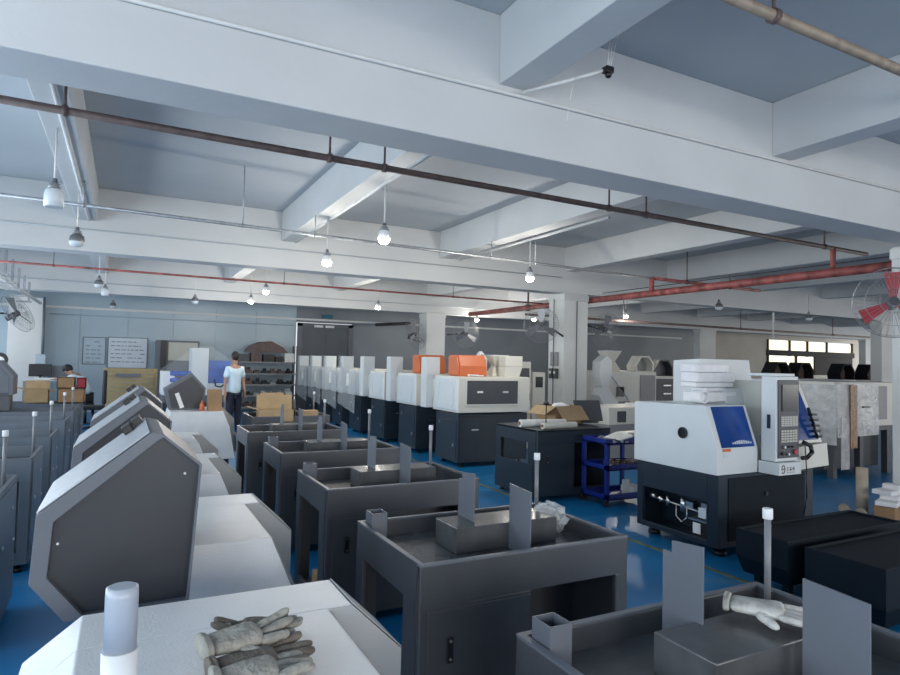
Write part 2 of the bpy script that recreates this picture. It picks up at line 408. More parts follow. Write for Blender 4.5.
# ---------------------------------------------------------------- white-topped lathe covers with slate hoods
HP = [(-.134, .79), (-.228, .912), (-.217, 1.115), (.088, 1.353), (.122, 1.343), (.24, 1.241), (.215, .80)]
HI = [(-.085, .80), (-.182, .925), (-.172, 1.09), (.108, 1.325), (.120, 1.333), (.232, 1.236), (.208, .806)]
def make_cover(label, hood=True):
    t = thing('lathe_cover', label, 'machine cover', (0, 0, 0))
    b = MB().prism(([(-.075, .90), (-.10, .80), (-.10, .30)] if hood else [(-.075, .90), (-.205, .80), (-.225, .70), (-.23, .30)])+[(.69, .30), (.65, .5), (.615, .70), (.53, .90)], 0, .62)
    b.build('cover', 'house', t, bevel=.004)
    e = MB().prism(([(-.075, .90), (-.10, .80), (-.10, .30)] if hood else [(-.075, .90), (-.205, .80), (-.225, .70), (-.23, .30)])[::-1]+[(.60, .90), (.755, .75), (.755, .55), (.81, .42), (.81, .3)], .62, .84)
    e.build('end_flange', 'house', t, bevel=.003)
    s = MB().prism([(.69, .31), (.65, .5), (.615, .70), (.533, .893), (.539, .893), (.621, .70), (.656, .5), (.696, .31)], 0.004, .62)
    s.build('side_panel', 'house_side', t)  # thin grey skin; the shade on this side is painted into its colour
    MB().prism([(.531, .898), (.60, .898), (.755, .75), (.755, .55), (.81, .42), (.81, .3), (.70, .3), (.66, .5), (.625, .70)], .612, .619).build('flange_face_shade', 'flange', t)  # greyer plate laid over the flange front, its shadow as colour
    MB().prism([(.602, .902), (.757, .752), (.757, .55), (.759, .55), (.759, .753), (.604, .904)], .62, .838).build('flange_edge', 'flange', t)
    k = box(-.08, .62, .03, .8, 0, .30); k.build('base', 'navy', t, bevel=.005)
    if hood:
        h = MB().ring(HP, HI, -.27, .25); h.prism(HI, -.235, -.225)
        ho = h.build('splash_hood', 'hood', t, bevel=.003)
        MB().prism(HI, -.243, -.236).build('face_panel', 'hood_face', ho)
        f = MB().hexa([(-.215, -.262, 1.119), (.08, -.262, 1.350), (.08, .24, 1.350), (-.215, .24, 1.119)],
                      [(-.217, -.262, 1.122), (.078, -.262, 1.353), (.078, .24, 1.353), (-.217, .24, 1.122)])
        f.build('top_skin', 'hood_film_glare', ho)  # sky glare on the top slope, put into a paler skin
        for (x, z) in ((-.16, 1.02), (.19, 1.21)):
            MB().tube((x, -.243, z), (x, -.249, z), .004).build('screw', 'chrome', ho)
        c = MB()
        for x0_, y0 in ((.03, .08), (.062, .13)):
            q = MB().box(-.022, .012, y0, y0+.11, .0, .028).rot(-.61, 'Y').move((x0_, 0, 1.315+.70*(x0_-.03))); c.v, off = c.v+q.v, len(c.v); c.f += [[i+off for i in f_] for f_ in q.f]; c.sm += q.sm
        c.build('clamp', 'black', ho, bevel=.003)
    return t
cv0 = make_cover('nearest white cover, with a signal lamp and a pile of dirty gloves on top', hood=False)
cv0.location = (.0, 1.11, 0)
cv1 = make_cover('white cover right behind the nearest one, fronted by the largest slate grey hood')
cv1.location = (0, 2.49, 0)
for o in (cv0, cv1): o['group'] = 'white lathe covers in a row on the left'
c2 = copy_tree(cv1, 'third white cover from the camera, its grey hood carrying black clamps', (0.0, 3.97, 0))
c3 = copy_tree(cv1, 'fourth white cover from the camera, grey hood showing past two nearer hoods', (.02, 5.36, 0))
cvf = copy_tree(cv1, 'farthest white cover of the left row, with a carton and a small hood on it', (.60, 8.35, 0), skip=('splash_hood',))
for ch in list(cvf.children):
    pass

# separate small hood on the farthest cover
t = thing('splash_hood', 'small slate pentagon hood with a white tag, on the farthest white cover', 'hood', (.52, 8.68, .902))
ho = MB().prism([(.0, .0), (-.06, .26), (.26, .47), (.43, .28), (.40, .0)], 0, .35).build('shell', 'hood', t, bevel=.004)
MB().prism([(.03, .02), (-.02, .25), (.26, .43), (.40, .27), (.375, .02)], -.006, -.002).build('face_panel', 'hood_face', t)
MB().box(.1, .15, -.012, -.007, .02, .22).rot(-.35, 'Y', (.12, 0, .1)).build('tag', 'paper', t)
b = MB().box(-.08, .08, -.1, .1, 0, .27).build('cardboard_box', 'card'); b.location = (1.04, 8.52, .902)
tag(b, 'closed brown cardboard carton upright on the farthest white cover', 'box')
b = MB().lathe([(.03, 0), (.03, .08), (.012, .1), (.012, .13)]).build('spray_bottle', 'orange'); b.location = (.89, 8.47, .902)
tag(b, 'small orange bottle beside the upright carton on the far white cover', 'bottle')

# signal lamp on the nearest cover
t = thing('signal_lamp', 'white cylindrical signal lamp standing on the nearest white cover', 'lamp', (.010, 1.12, .875))
MB().lathe([(.022, 0), (.022, .10), (.024, .152), (.0265, .262)], n=28).build('lamp_base', 'capw', t)
MB().lathe([(.0235, .262), (.0238, .345), (.0232, .358), (.019, .36)], n=28).build('lens', 'lens', t)
MB().prism([(-.012, .155), (.012, .155), (.012, .185), (-.012, .185)], -.029, -.022).build('rating_label', 'slate', t)

def glove_thing(x, y, z, a, m, label, L=.2, w=.1, h=.03, grp=None, curl=0):
    mb = glove(MB(), 0, 0, 0, 0, L, w, h, curl)
    o = mb.build('work_glove', m, sub=1); o.location = (x, y, z); o.rotation_euler = (0, 0, a)
    tag(o, label, 'glove', grp); return o
G = 'dirty gloves piled on the nearest white cover'
glove_thing(.20, 1.43, .90, .10, 'gloved', 'dirty grey-brown glove at the front bottom of the pile, fingers to the right', .22, .12, .03, G, 1)
glove_thing(.19, 1.50, .905, .22, 'glove', 'pale grey glove lying across the middle of the glove pile', .2, .12, .05, G, 1)
glove_thing(.36, 1.56, .90, 2.9, 'gloved', 'dark stained glove bunched at the back right of the glove pile', .16, .11, .045, G, 1)
glove_thing(.25, 1.58, .90, -.15, 'glove', 'grey glove with an open ribbed cuff at the back of the pile', .17, .1, .04, G, 1)
glove_thing(.2, 1.37, .90, .05, 'glove', 'light grey glove at the left front corner of the pile, mostly cut off', .2, .12, .035, G, 1)
glove_thing(1.64, 1.29, .862, -1.0, 'glovew', 'stained white cotton glove on the raised block of the nearest grey base', .25, .12, .035, None, .6)

# crumpled film on table 1
def crumple(name, label, c, r, sc, m='film2', seed=1):
    random.seed(seed); mb = MB(); mb.ball((0,0,0), r, 16, 10, sc); mb.jitter(r*.18)
    for i in range(len(mb.sm)): mb.sm[i] = False
    o = mb.build(name, m); o.location = c; tag(o, label, 'plastic film'); return o
crumple('crumpled_film', 'crumpled clear plastic film beside the pole of the second grey base', (1.94, 2.60, .815), .085, (1.15, .95, .85))

# ---------------------------------------------------------------- white lathes in a row
def make_lathe(label):
    t = thing('compact_lathe', label, 'lathe', (0, 0, 0))
    box(.02, 1.27, .03, .78, .07, .80).build('base', 'navy', t, bevel=.005)
    for x0, x1 in ((.05, .70), (.72, 1.24)):
        d = box(x0, x1, .022, .03, .12, .74).build('door', 'navy', t, bevel=.002)
        box(x0+.2, x0+.32, .012, .022, .55, .57).build('handle', 'chrome', d)
    d = box(.012, .02, .08, .72, .12, .7).build('end_door', 'navy', t, bevel=.002)
    for y, z in ((.15, .3), (.62, .62)): MB().box(.0, .012, y, y+.03, z, z+.05).build('latch', 'chrome', d)
    c = MB().prism([(0, .82), (0, 1.36), (.05, 1.37), (.80, 1.37), (.85, 1.3), (.88, .82)], 0, 1.29, 'x')
    c.build('cover', 'cream', t, bevel=.008)
    p = MB().ring([(.12, .93), (1.08, .93), (1.08, 1.33), (.12, 1.33)], [(.14, .95), (1.06, .95), (1.06, 1.31), (.14, 1.31)], -.012, 0)
    p.build('window_frame', 'cream', t)
    for x0, x1 in ((.14, .60), (.60, 1.06)):
        d = box(x0, x1, -.006, 0, .95, 1.31).build('sliding_door', 'slate', t)
        MB().box(x0+.18, x0+.28, -.014, -.006, 1.12, 1.15).build('handle', 'chrome', d)
    s = MB().hexa([(-.012, .06, .86), (-.012, .80, .86), (0, .82, .84), (0, .04, .84)], [(-.012, .06, 1.33), (-.012, .76, 1.33), (0, .78, 1.35), (0, .04, 1.35)])
    s.build('end_panel', 'white', t)
    oct_ = [(.14, .95), (.18, .90), (.60, .90), (.64, .95), (.64, 1.23), (.60, 1.28), (.18, 1.28), (.14, 1.23)]
    i8 = [(.15, .955), (.185, .912), (.595, .912), (.63, .955), (.63, 1.225), (.595, 1.268), (.185, 1.268), (.15, 1.225)]
    MB().ring(oct_, i8, -.02, -.012, 'x').build('end_hatch', 'white', t)
    MB().box(-.12, .13, .90, 1.10, .84, 1.66).build('control_tower', 'white', t, bevel=.008)
    MB().box(.0, .12, .84, .9, 1.0, 1.3).build('tower_bracket', 'cream', t)
    for x in (.12, 1.17):
        for y in (.1, .7):
            MB().tube((x, y, 0), (x, y, .025), .045).tube((x, y, .02), (x, y, .08), .015).build('foot', 'black', t)
    return t
L0 = make_lathe('nearest white and charcoal lathe of the row, orange box and white hopper on top')
L0.location = (4.47, 8.28, 0); L0['group'] = 'white lathes in a row by the column'
for i, (y, l) in enumerate([(9.82, 'second white lathe from the front of the row, orange box on top'),
        (11.3, 'third white lathe of the row, unwrapped, behind the two with orange boxes'),
        (12.65, 'fourth white lathe of the row, nearest of those wrapped in stretch film'),
        (13.95, 'fifth white lathe of the row, wrapped in stretch film'),
        (15.25, 'sixth white lathe of the row, second from the far door end'),
        (16.55, 'farthest white lathe of the row, beside the parts shelf')]):
    c = copy_tree(L0, l, (4.47, y, 0))
    if i > 1:
        f = MB().prism([(-.05, .45), (-.05, 1.40), (.85, 1.40), (1.12, 1.69), (1.12, .6)], -.155, -.15, 'x')
        f.build('stretch_film', 'film', c)
        MB().box(-.165, -.157, .35, .5, 1.02, 1.28).build('paper_sheet', 'paper', c)

for i, (x, y, l) in enumerate([(4.55, 8.45, 'orange plastic tool box on the nearest white lathe'), (4.62, 10.0, 'orange plastic tool box on the second white lathe')]):
    if i == 0:
        t = thing('orange_box', l, 'tool box', (x, y, 1.37), 0, 'orange boxes on the lathes')
        MB().prism([(0, 0), (0, .16), (.08, .33), (.36, .33), (.36, 0)], 0.03, .51, 'x').build('shell', 'orange', t, bevel=.012)
        MB().prism([(.02, .02), (.02, .15), (.09, .31), (.34, .31), (.34, .02)], 0.0, .03, 'x').build('end_panel', 'orange', t, bevel=.008)
        OB = t
    else: copy_tree(OB, l, (x, y, 1.37))
glove_thing(4.68, 8.33, 1.37, .2, 'foam', 'white glove lying before the orange box on the nearest white lathe', .3, .07, .02)
def hopper(label, loc, rz, s=1., name='feed_hopper'):
    t = thing(name, label, 'hopper', loc, rz)
    a, b, c, d = .17*s, .08*s, .18*s, .36*s
    def fr(mb, z0, r0, z1, r1):
        mb.hexa([(-r0, -r0*.8, z0), (r0, -r0*.8, z0), (r0, r0*.8, z0), (-r0, r0*.8, z0)], [(-r1, -r1*.8, z1), (r1, -r1*.8, z1), (r1, r1*.8, z1), (-r1, r1*.8, z1)])
    mb = MB(); fr(mb, .18*s, b, c+.18*s, a); mb.build('funnel', 'cream', t, bevel=.004)
    mb = MB(); fr(mb, 0, a, .18*s, b); mb.build('chute', 'cream', t, bevel=.004)
    ring = MB().ring([(-a, -a*.8), (a, -a*.8), (a, a*.8), (-a, a*.8)], [(-a+.015, -a*.8+.015), (a-.015, -a*.8+.015), (a-.015, a*.8-.015), (-a+.015, a*.8-.015)], .36*s, .375*s, 'z')
    ring.build('lip', 'white', t)
    return t
hopper('cream funnel hopper on the right of the nearest white lathe', (5.42, 8.75, 1.37), 0, .92)
t = thing('guard_box', 'cream folded guard box in front of the funnel hopper on the nearest lathe', 'guard', (5.33, 8.36, 1.37))
MB().hexa([(0,0,0),(.28,0,0),(.28,.2,0),(0,.2,0)], [(.02,0,.16),(.34,0,.16),(.34,.22,.16),(.02,.22,.16)]).build('lower_shell', 'cream', t, bevel=.004)
MB().box(.02, .34, 0, .22, .162, .33).build('upper_shell', 'cream', t, bevel=.006)
t = thing('hexagonal_guard', 'white hexagonal guard plate leaning left of the funnel hopper', 'guard', (5.14, 8.75, 1.37))
MB().ring([(0,.0),(-.1,.14),(-.1,.28),(0,.4),(.1,.28),(.1,.05)], [(0,.03),(-.075,.15),(-.075,.27),(0,.36),(.075,.26),(.075,.07)], 0, .1).build('rim', 'white', t)
MB().prism([(0,.03),(-.075,.15),(-.075,.27),(0,.36),(.075,.26),(.075,.07)], .05, .06).build('plate', 'cream', t)
# slim white cabinets to the right of lathe 1
t = thing('control_cabinet', 'tall white control cabinet with grey display right of the nearest lathe', 'cabinet', (6.3, 9.6, 0))
MB().box(0, .4, 0, .4, 0.02, 1.62).build('body', 'cream', t, bevel=.006)
MB().box(.12, .36, -.01, 0, 1.1, 1.5).build('display', 'slate', t)
MB().box(.1, .38, -.012, 0, .9, 1.05).build('key_panel', 'house_side', t)
t = thing('control_cabinet', 'short white cabinet with a small dark display before the column', 'cabinet', (6.82, 9.7, 0))
MB().box(0, .28, 0, .35, 0.02, 1.42).build('body', 'cream', t, bevel=.006)
MB().box(.06, .22, -.01, 0, 1.14, 1.34).build('display', 'screen', t)

# ---------------------------------------------------------------- CNC machine with blue windows
t = thing('cnc_machine', 'large white and navy machine with blue windows and a keypad tower', 'machine', (4.44, 3.62, 0))
CN = t
# base: shell with open service bay on the left side
b = MB()
b.box(0, 1.28, .0, .03, .09, .69); b.box(.03, 1.28, .9, .93, .09, .69); b.box(1.25, 1.28, 0, .93, .09, .69); b.box(0, 1.28, 0, .93, .08, .10)
b.box(0, .03, .0, .11, .09, .69); b.box(0, .03, .86, .93, .09, .69); b.box(0, .03, .11, .86, .45, .69); b.box(0, .03, .11, .86, .09, .13)
b.box(.3, .32, .03, .9, .1, .69)
b.build('base', 'navyc', t, bevel=.006)
d = box(.12, 1.15, -.008, 0, .13, .66).build('front_door', 'navyd', t, bevel=.003)
MB().tube((.6, -.008, .5), (.6, -.02, .5), .018).build('lock', 'black', d)
sv = MB().box(.03, .04, .14, .2, .30, .42).box(.045, .12, .3, .38, .35, .40).box(.03, .2, .14, .34, .255, .27)
sv.tube((.06, .8, .36), (.06, .2, .33), .008).tube((.06, .8, .37), (.06, .74, .37), .025).tube((.06, .68, .33), (.06, .68, .38), .022).tube((.06, .6, .31), (.06, .6, .4), .014)
sv.tube((.06, .42, .3), (.06, .42, .42), .025)
sv.path([(.06, .5, .35), (.06, .5, .24), (.06, .44, .2), (.06, .38, .25), (.06, .38, .33)], .005)
sv.build('pneumatic_unit', 'chrome', t)
MB().box(.02, .03, .14, .22, .295, .38).build('gauge_plate', 'board', t)
fb = MB().box(.03, .16, .13, .28, .13, .25).build('filter_box', 'dark', t); MB().box(.022, .03, .2, .28, .15, .24).build('filter_label', 'paper', fb)
for x in (.12, 1.15):
    for y in (.08, .82):
        MB().tube((x, y, 0), (x, y, .04), .055, 16).tube((x, y, .03), (x, y, .09), .015).build('foot', 'black', t)
# left white housing (profile in Y-Z)
lh = MB().prism([(-.0, .69), (.0, .905), (.125, 1.265), (.96, 1.25), (.96, .69)], -.015, .50, 'x')
lh.build('left_housing', 'white', t, bevel=.006)
MB().ring([(math.cos(a)*.050+.36, math.sin(a)*.050+1.01) for a in [2*PI*k/20 for k in range(20)]], [(math.cos(a)*.042+.36, math.sin(a)*.042+1.01) for a in [2*PI*k/20 for k in range(20)]], -.03, -.015, 'x').build('port_ring', 'black', t)
MB().prism([(math.cos(a)*.044+.36, math.sin(a)*.044+1.01) for a in [2*PI*k/20 for k in range(20)]], -.02, -.016, 'x').build('port_cover', 'dark', t)
def sl(x, s, e):     # point on the slanted front; s = 0 bottom, 1 top; e = lift
    return (x, .0+.125*s-e*.94, .905+.36*s+e*.34)
q = MB()
q.hexa([sl(.045, .03, .0), sl(.455, .03, .0), sl(.455, .97, 0), sl(.045, .97, 0)], [sl(.045, .03, .008), sl(.455, .03, .008), sl(.455, .97, .008), sl(.045, .97, .008)])
bw = q.build('blue_window', 'blue_win', t)
q = MB()
for k in range(9):
    x0 = .18+.028*k; h_ = .05*math.sin(PI*(k+1)/10)
    q.hexa([sl(x0, .1, .0085), sl(x0+.022, .1, .0085), sl(x0+.022, .12+h_*1.3, .0085), sl(x0, .12+h_*1.2, .0085)], [sl(x0, .1, .010), sl(x0+.022, .1, .010), sl(x0+.022, .12+h_*1.3, .010), sl(x0, .12+h_*1.2, .010)])
q.build('silver_decal', 'silver', bw)
MB().box(.05, .15, -.004, 0, .885, .91).build('warning_sticker', 'orange', t)
MB().box(.06, .13, -.004, 0, .835, .872).build('rating_sticker', 'board', t)
# centre wall and rear hood
MB().box(.50, .70, .1, .9, .69, 1.0).build('centre_body', 'white', t, bevel=.005)
rh = MB().hexa([(.60, .70, .9), (1.46, .70, .9), (1.46, 1.05, .9), (.60, 1.05, .9)], [(.60, .72, 1.68), (1.34, .72, 1.68), (1.46, 1.05, 1.66), (.60, 1.05, 1.66)])
rh.build('rear_hood', 'white', t, bevel=.006)
MB().box(.47, 1.1, .3, .56, .69, 1.45).build('inner_wall', 'white', t, bevel=.005) if 0 else None
mw = MB().hexa([(.50, .22, .69), (1.0, .22, .69), (1.0, .5, .69), (.50, .5, .69)], [(.60, .42, 1.40), (.95, .42, 1.40), (.95, .6, 1.40), (.60, .6, 1.40)])
mw.build('middle_housing', 'white', t, bevel=.005)
# keypad tower
tw = MB().box(.515, .82, -.16, -.02, .80, 1.53); tw.build('control_tower', 'white', t, bevel=.006)
MB().box(.56, .86, -.10, .15, 1.53, 1.555).build('tower_cap', 'white', t, bevel=.004)
MB().box(.505, .80, -.20, -.0, .69, .795).build('tower_foot', 'white', t, bevel=.003)
cp = MB().box(.535, .81, -.172, -.16, .83, 1.50).build('control_panel', 'slate', t, bevel=.003)
MB().box(.575, .785, -.18, -.172, 1.23, 1.46).build('screen', 'screen', cp)
k1 = MB().box(.56, .79, -.176, -.172, 1.10, 1.19)
k1.build('keypad_back', 'house_side', cp)
k = MB()
for i in range(8):
    for j in range(5):
        if i < 6: k.box(.568+.037*i, .568+.037*i+.026, -.180, -.176, 1.105+.017*j, 1.105+.017*j+.011)
k.build('keypad', 'beigeb', cp)
k = MB()
for i in range(6):
    for j in range(5):
        k.box(.565+.037*i, .565+.037*i+.028, -.179, -.172, .965+.022*j, .965+.022*j+.016)
k.build('button_grid', 'beigeb', cp)
for (x, z, r, m) in ((.60, .925, .012, 'chrome'), (.66, .925, .009, 'black'), (.71, .925, .009, 'black'), (.65, .865, .012, 'chrome'), (.75, .88, .022, 'rubber'), (.58, .87, .014, 'black')):
    MB().tube((x, -.172, z), (x, -.192, z), r, 14).build('knob', m, cp)
MB().box(.508, .515, -.11, -.08, 1.08, 1.20).build('name_strip', 'navyc', t)
# round mark and lettering on the tower foot
ar = [math.radians(a) for a in range(-150, 171, 20)]
lg = MB()
lg.path([(.555+.021*math.cos(a), -.203, .742+.034*math.sin(a)) for a in ar]+[(.537, -.203, .738), (.572, -.203, .748)], .0028, 6)
def stroke(x, z, segs, s=.028):
    for (a, b, c, d_) in segs: lg.tube((x+a*s, -.2015, z+b*s), (x+c*s, -.2015, z+d_*s), .0017, 6)
stroke(.60, .727, [(0,1,1,1), (.5,1,.5,0), (0,0,1,0), (.1,.55,.9,.55)])
stroke(.64, .727, [(0,1,1,1), (.5,1,.5,.5), (0,.5,1,.5), (.2,.5,.1,0), (.8,.5,.9,0), (.5,.5,.5,0)])
stroke(.68, .727, [(.3,1,0,.5), (.2,.8,.2,0), (.45,.8,1,.8), (.7,1,.7,0), (.45,.35,1,.35)])
for i in range(10): stroke(.60+i*.0115, .712, [(0,0,.6,0)], .012)
lg.build('lettering', 'black', t)
# right housing
rr = MB().prism([(-.10, .69), (-.10, .90), (.10, 1.50), (.9, 1.50), (.9, .69)], .84, 1.10, 'x')
rr.v = [(x+(.10 if x > 1 and z < 1 else 0)*1, y, z) for x, y, z in rr.v]
rr.build('right_housing', 'cream', t, bevel=.006) if 0 else None
MB().hexa([(.82, -.12, .70), (1.33, -.12, .72), (1.33, .8, .72), (.82, .8, .70)], [(.82, -.12, .90), (1.30, -.12, .93), (1.30, .8, .93), (.82, .8, .90)]).build('right_housing', 'cream', t, bevel=.005)
MB().hexa([(.83, -.09, .93), (1.28, -.09, .93), (1.30, .6, .93), (.83, .6, .93)], [(.83, .03, 1.48), (1.13, .03, 1.46), (1.16, .6, 1.46), (.83, .6, 1.48)]).build('right_slope', 'cream', t, bevel=.005)
MB().hexa([(.85, -.10, .96), (1.21, -.10, .96), (1.21, -.085, .96), (.85, -.085, .96)], [(.85, .01, 1.47), (1.05, .01, 1.455), (1.05, .024, 1.455), (.85, .024, 1.47)]).build('right_blue_window', 'blue_win', t)
hd = MB().path([(.86, -.17, .96), (.9, -.22, .93), (.92, -.22, .87), (.89, -.19, .82), (.85, -.17, .82)], .018, 8)
hd.build('cable_loop', 'black', t)
MB().path([(.93, -.15, .92), (.95, -.15, .72), (.97, -.14, .45), (.99, -.1, .3)], .005, 6).build('cable', 'black', t)
cl = MB().path([(1.05, -.1, 1.25), (1.1, -.12, 1.1), (1.14, -.13, .98)], .014, 6)
for k in range(5): cl.box(1.05+.02*k, 1.12+.02*k, -.14, -.10, 1.18-.05*k, 1.2-.05*k)
cl.build('hose_clip', 'black', t)

# styrofoam stack on the CNC
FB = [(4.99, 5.55, 3.95, 4.1, 1.45, 1.55), (5.0, 5.62, 3.93, 4.12, 1.36, 1.445), (4.98, 5.5, 3.95, 4.1, 1.31, 1.355), (5.1, 5.35, 3.93, 4.1, 1.28, 1.305)]
fl = ['topmost white foam block on the machine with blue windows', 'second foam block from the top, the widest of that stack', 'thin third foam block of the stack on the blue-windowed machine', 'small lowest foam slab of the upper stack, tilted']
zz = 1.275
x0 = 4.72
spec = [(.50, .20, .09, 0), (.30, .16, .04, .1), (.50, .18, .045, -.03), (.52, .20, .09, 0), (.48, .18, .08, .04)]
lab = ['lowest foam block, on the left housing of the blue-windowed machine', 'small thin foam slab second from the bottom of the foam stack', 'thin foam slab in the middle of the foam stack', 'widest foam block, second from the top of the stack', 'topmost foam block of the stack on the blue-windowed machine']
for i, ((w_, d_, h_, a), l) in enumerate(zip(spec, lab)):
    o = MB().box(-w_/2, w_/2, -d_/2, d_/2, 0, h_).build('foam_block', 'foam', bevel=.012)
    o.location = (x0+.21+(.0 if i != 3 else .03), 4.12+.015*i, zz); o.rotation_euler = (0, 0, a); zz += h_+.002
    tag(o, l, 'foam block', 'foam blocks stacked on the machine')
o = MB().ring([(math.cos(a)*.06, math.sin(a)*.06) for a in [2*PI*k/24 for k in range(24)]], [(math.cos(a)*.045, math.sin(a)*.045) for a in [2*PI*k/24 for k in range(24)]], 0, .12)
o = o.build('foam_ring', 'foam'); o.location = (4.70, 3.98, 1.325)
tag(o, 'white foam ring standing on the left front of the foam stack', 'foam ring')

# ---------------------------------------------------------------- navy base with cartons (behind blue cart)
t = copy_tree(proto, 'navy machine base holding rolls and a cardboard box, behind the blue cart', (4.24, 5.92, 0), skip=('raised_block', 'upright_plate', 'pocket', 'rim', 'pole'))
t.name = 'machine_base'
if 'group' in t: del t['group']
for ch in t.children:
    ch.data = ch.data.copy(); ch.data.materials[0] = M['navy']
    ch.scale = (1.05, 1.25, 1)
MB().box(0, 1.09, 0, .90, .80, .825).build('top', 'navy', t, bevel=.004)
MB().box(-.01, 0, .08, .9, .05, .42).build('side_panel', 'navy', t, bevel=.004)
def roll(label, loc, a, L, r, m='paper'):
    t = thing('paper_roll', label, 'roll', loc, a)
    n_ = 20
    MB().ring([(math.cos(x)*r, math.sin(x)*r) for x in [2*PI*k/n_ for k in range(n_)]], [(math.cos(x)*r*.5, math.sin(x)*r*.5) for x in [2*PI*k/n_ for k in range(n_)]], 0, L, 'x').build('wound_film', m, t)
    MB().ring([(math.cos(x)*r*.5, math.sin(x)*r*.5) for x in [2*PI*k/n_ for k in range(n_)]], [(math.cos(x)*r*.38, math.sin(x)*r*.38) for x in [2*PI*k/n_ for k in range(n_)]], -.01, L+.01, 'x').build('core', 'card', t)
    return t
roll('longer white film roll at the back left of the navy base', (4.25, 6.30, .825+.045), -.12, .62, .045)
roll('cream film roll nearest the front edge of the navy base', (4.38, 6.02, .825+.038), .03, .50, .038, 'cream')
t = thing('cardboard_box', 'open cardboard box with folded-out flaps on the navy base', 'box', (4.82, 6.35, .83), .1)
bb = MB(); w_, d_, h_ = .44, .36, .23
bb.box(0, w_, 0, .008, 0, h_); bb.box(0, w_, d_-.008, d_, 0, h_); bb.box(0, .008, 0, d_, 0, h_); bb.box(w_-.008, w_, 0, d_, 0, h_); bb.box(0, w_, 0, d_, 0, .008)
bb.build('carton', 'card', t)
MB().hexa([(0, 0, h_), (w_, 0, h_), (w_, .006, h_), (0, .006, h_)], [(.03, -.12, h_-.17), (w_+.03, -.12, h_-.17), (w_+.03, -.114, h_-.17), (.03, -.114, h_-.17)]).build('flap', 'card2', t)
MB().hexa([(0, 0, h_), (.006, 0, h_), (.006, d_, h_), (0, d_, h_)], [(-.17, .02, h_-.1), (-.164, .02, h_-.1), (-.164, d_, h_-.1), (-.17, d_, h_-.1)]).build('flap', 'card2', t)
o = MB().ball((0,0,0), .09, 14, 8, (1.4, 1, .5)).jitter(.012).build('foam_packing', 'foam'); o.location = (5.03, 6.53, 1.045)
tag(o, 'white foam packing heaped in the open box on the navy base', 'packing')
t = thing('stirring_stand', 'thin black rod with a round head standing on the navy base', 'stand', (4.56, 6.2, .825))
MB().tube((0,0,0), (0,0,.27), .007).tube((0,0,0), (0,0,.01), .04).build('rod', 'black', t)
MB().tube((0,0,.27), (0,0,.30), .035, 14).build('head', 'black', t)
# dark grey flat panel leaning behind
t = thing('monitor', 'dark grey flat panel standing at the right end of the navy base', 'monitor', (5.45, 6.45, .83), -.2)
MB().hexa([(-.18, 0, .02), (.20, 0, .02), (.20, .03, .02), (-.18, .03, .02)], [(-.20, .07, .29), (.18, .07, .29), (.18, .1, .29), (-.20, .1, .29)]).build('panel', 'slate', t, bevel=.006)
MB().box(-.12, .12, -.02, .12, 0, .02).build('stand_foot', 'black', t)

# ---------------------------------------------------------------- blue cart
t = thing('tool_cart', 'blue three-shelf steel cart full of parts, left of the large machine', 'cart', (4.83, 5.42, 0), 0)
cw, cd = .62, .42
for z in (.08, .41, .70):
    s = MB(); s.box(0, cw, 0, cd, z, z+.012)
    s.box(0, cw, 0, .012, z-.01, z+.06); s.box(0, cw, cd-.012, cd, z, z+.06); s.box(0, .012, 0, cd, z, z+.06); s.box(cw-.012, cw, 0, cd, z, z+.06)
    s.build('shelf', 'blue', t, bevel=.002)
for x in (0, cw-.03):
    for y in (0, cd-.03):
        MB().box(x, x+.04, y, y+.04, .08, .72).build('post', 'blue', t)
        w = MB().tube((x+.015, y+.005, .04), (x+.015, y+.03, .04), .04, 16); w.box(x+.005, x+.025, y+.005, y+.03, .05, .1); w.build('caster', 'black', t)
def loose(label, loc, n, rx, ry, m, seed, name='metal_parts'):
    random.seed(seed); mb = MB()
    for i in range(n):
        q = MB(); a, b_, c = [random.uniform(.01, .03) for _ in range(3)]
        q.box(-a, a, -b_, b_, 0, c*1.2).rot(random.uniform(0, 3)).move((random.uniform(-rx, rx), random.uniform(-ry, ry), random.uniform(0, .015)))
        off = len(mb.v); mb.v += q.v; mb.f += [[k+off for k in f] for f in q.f]; mb.sm += q.sm
    o = mb.build(name, m); o.location = loc; tag(o, label, 'metal parts'); o['kind'] = 'stuff'; return o
loose('heap of rusty small metal parts on the middle shelf of the blue cart', (5.24, 5.56, .445), 60, .22, .15, 'rust', 3)
loose('small steel parts strewn on the top shelf of the blue cart', (5.05, 5.56, .715), 25, .12, .15, 'steel', 4)
o = MB().prism([(-.2, -.12), (.02, -.15), (.2, .0), (.16, .14), (-.14, .12)], 0, .012, 'z').build('paper_sheet', 'paper'); o.location = (5.12, 5.52, .775); o.rotation_euler = (.0, -.12, .3)
tag(o, 'crumpled white papers on the top shelf of the blue cart', 'paper')
o = MB().box(-.13, .13, -.09, .09, 0, .05).build('plastic_tray', 'cream', bevel=.005); o.location = (5.34, 5.57, .765); tag(o, 'pale flat tray on the right end of the cart top', 'tray')
o = MB().box(-.05, .05, -.006, .006, 0, .19).build('paper_card', 'paper'); o.location = (5.17, 5.48, .093); tag(o, 'white document card on the bottom shelf of the blue cart', 'card')
o = MB().box(-.09, .09, -.1, .1, 0, .07).build('plastic_tray', 'paper', bevel=.005); o.location = (5.36, 5.57, .115); tag(o, 'white tray on the bottom shelf of the blue cart', 'tray')

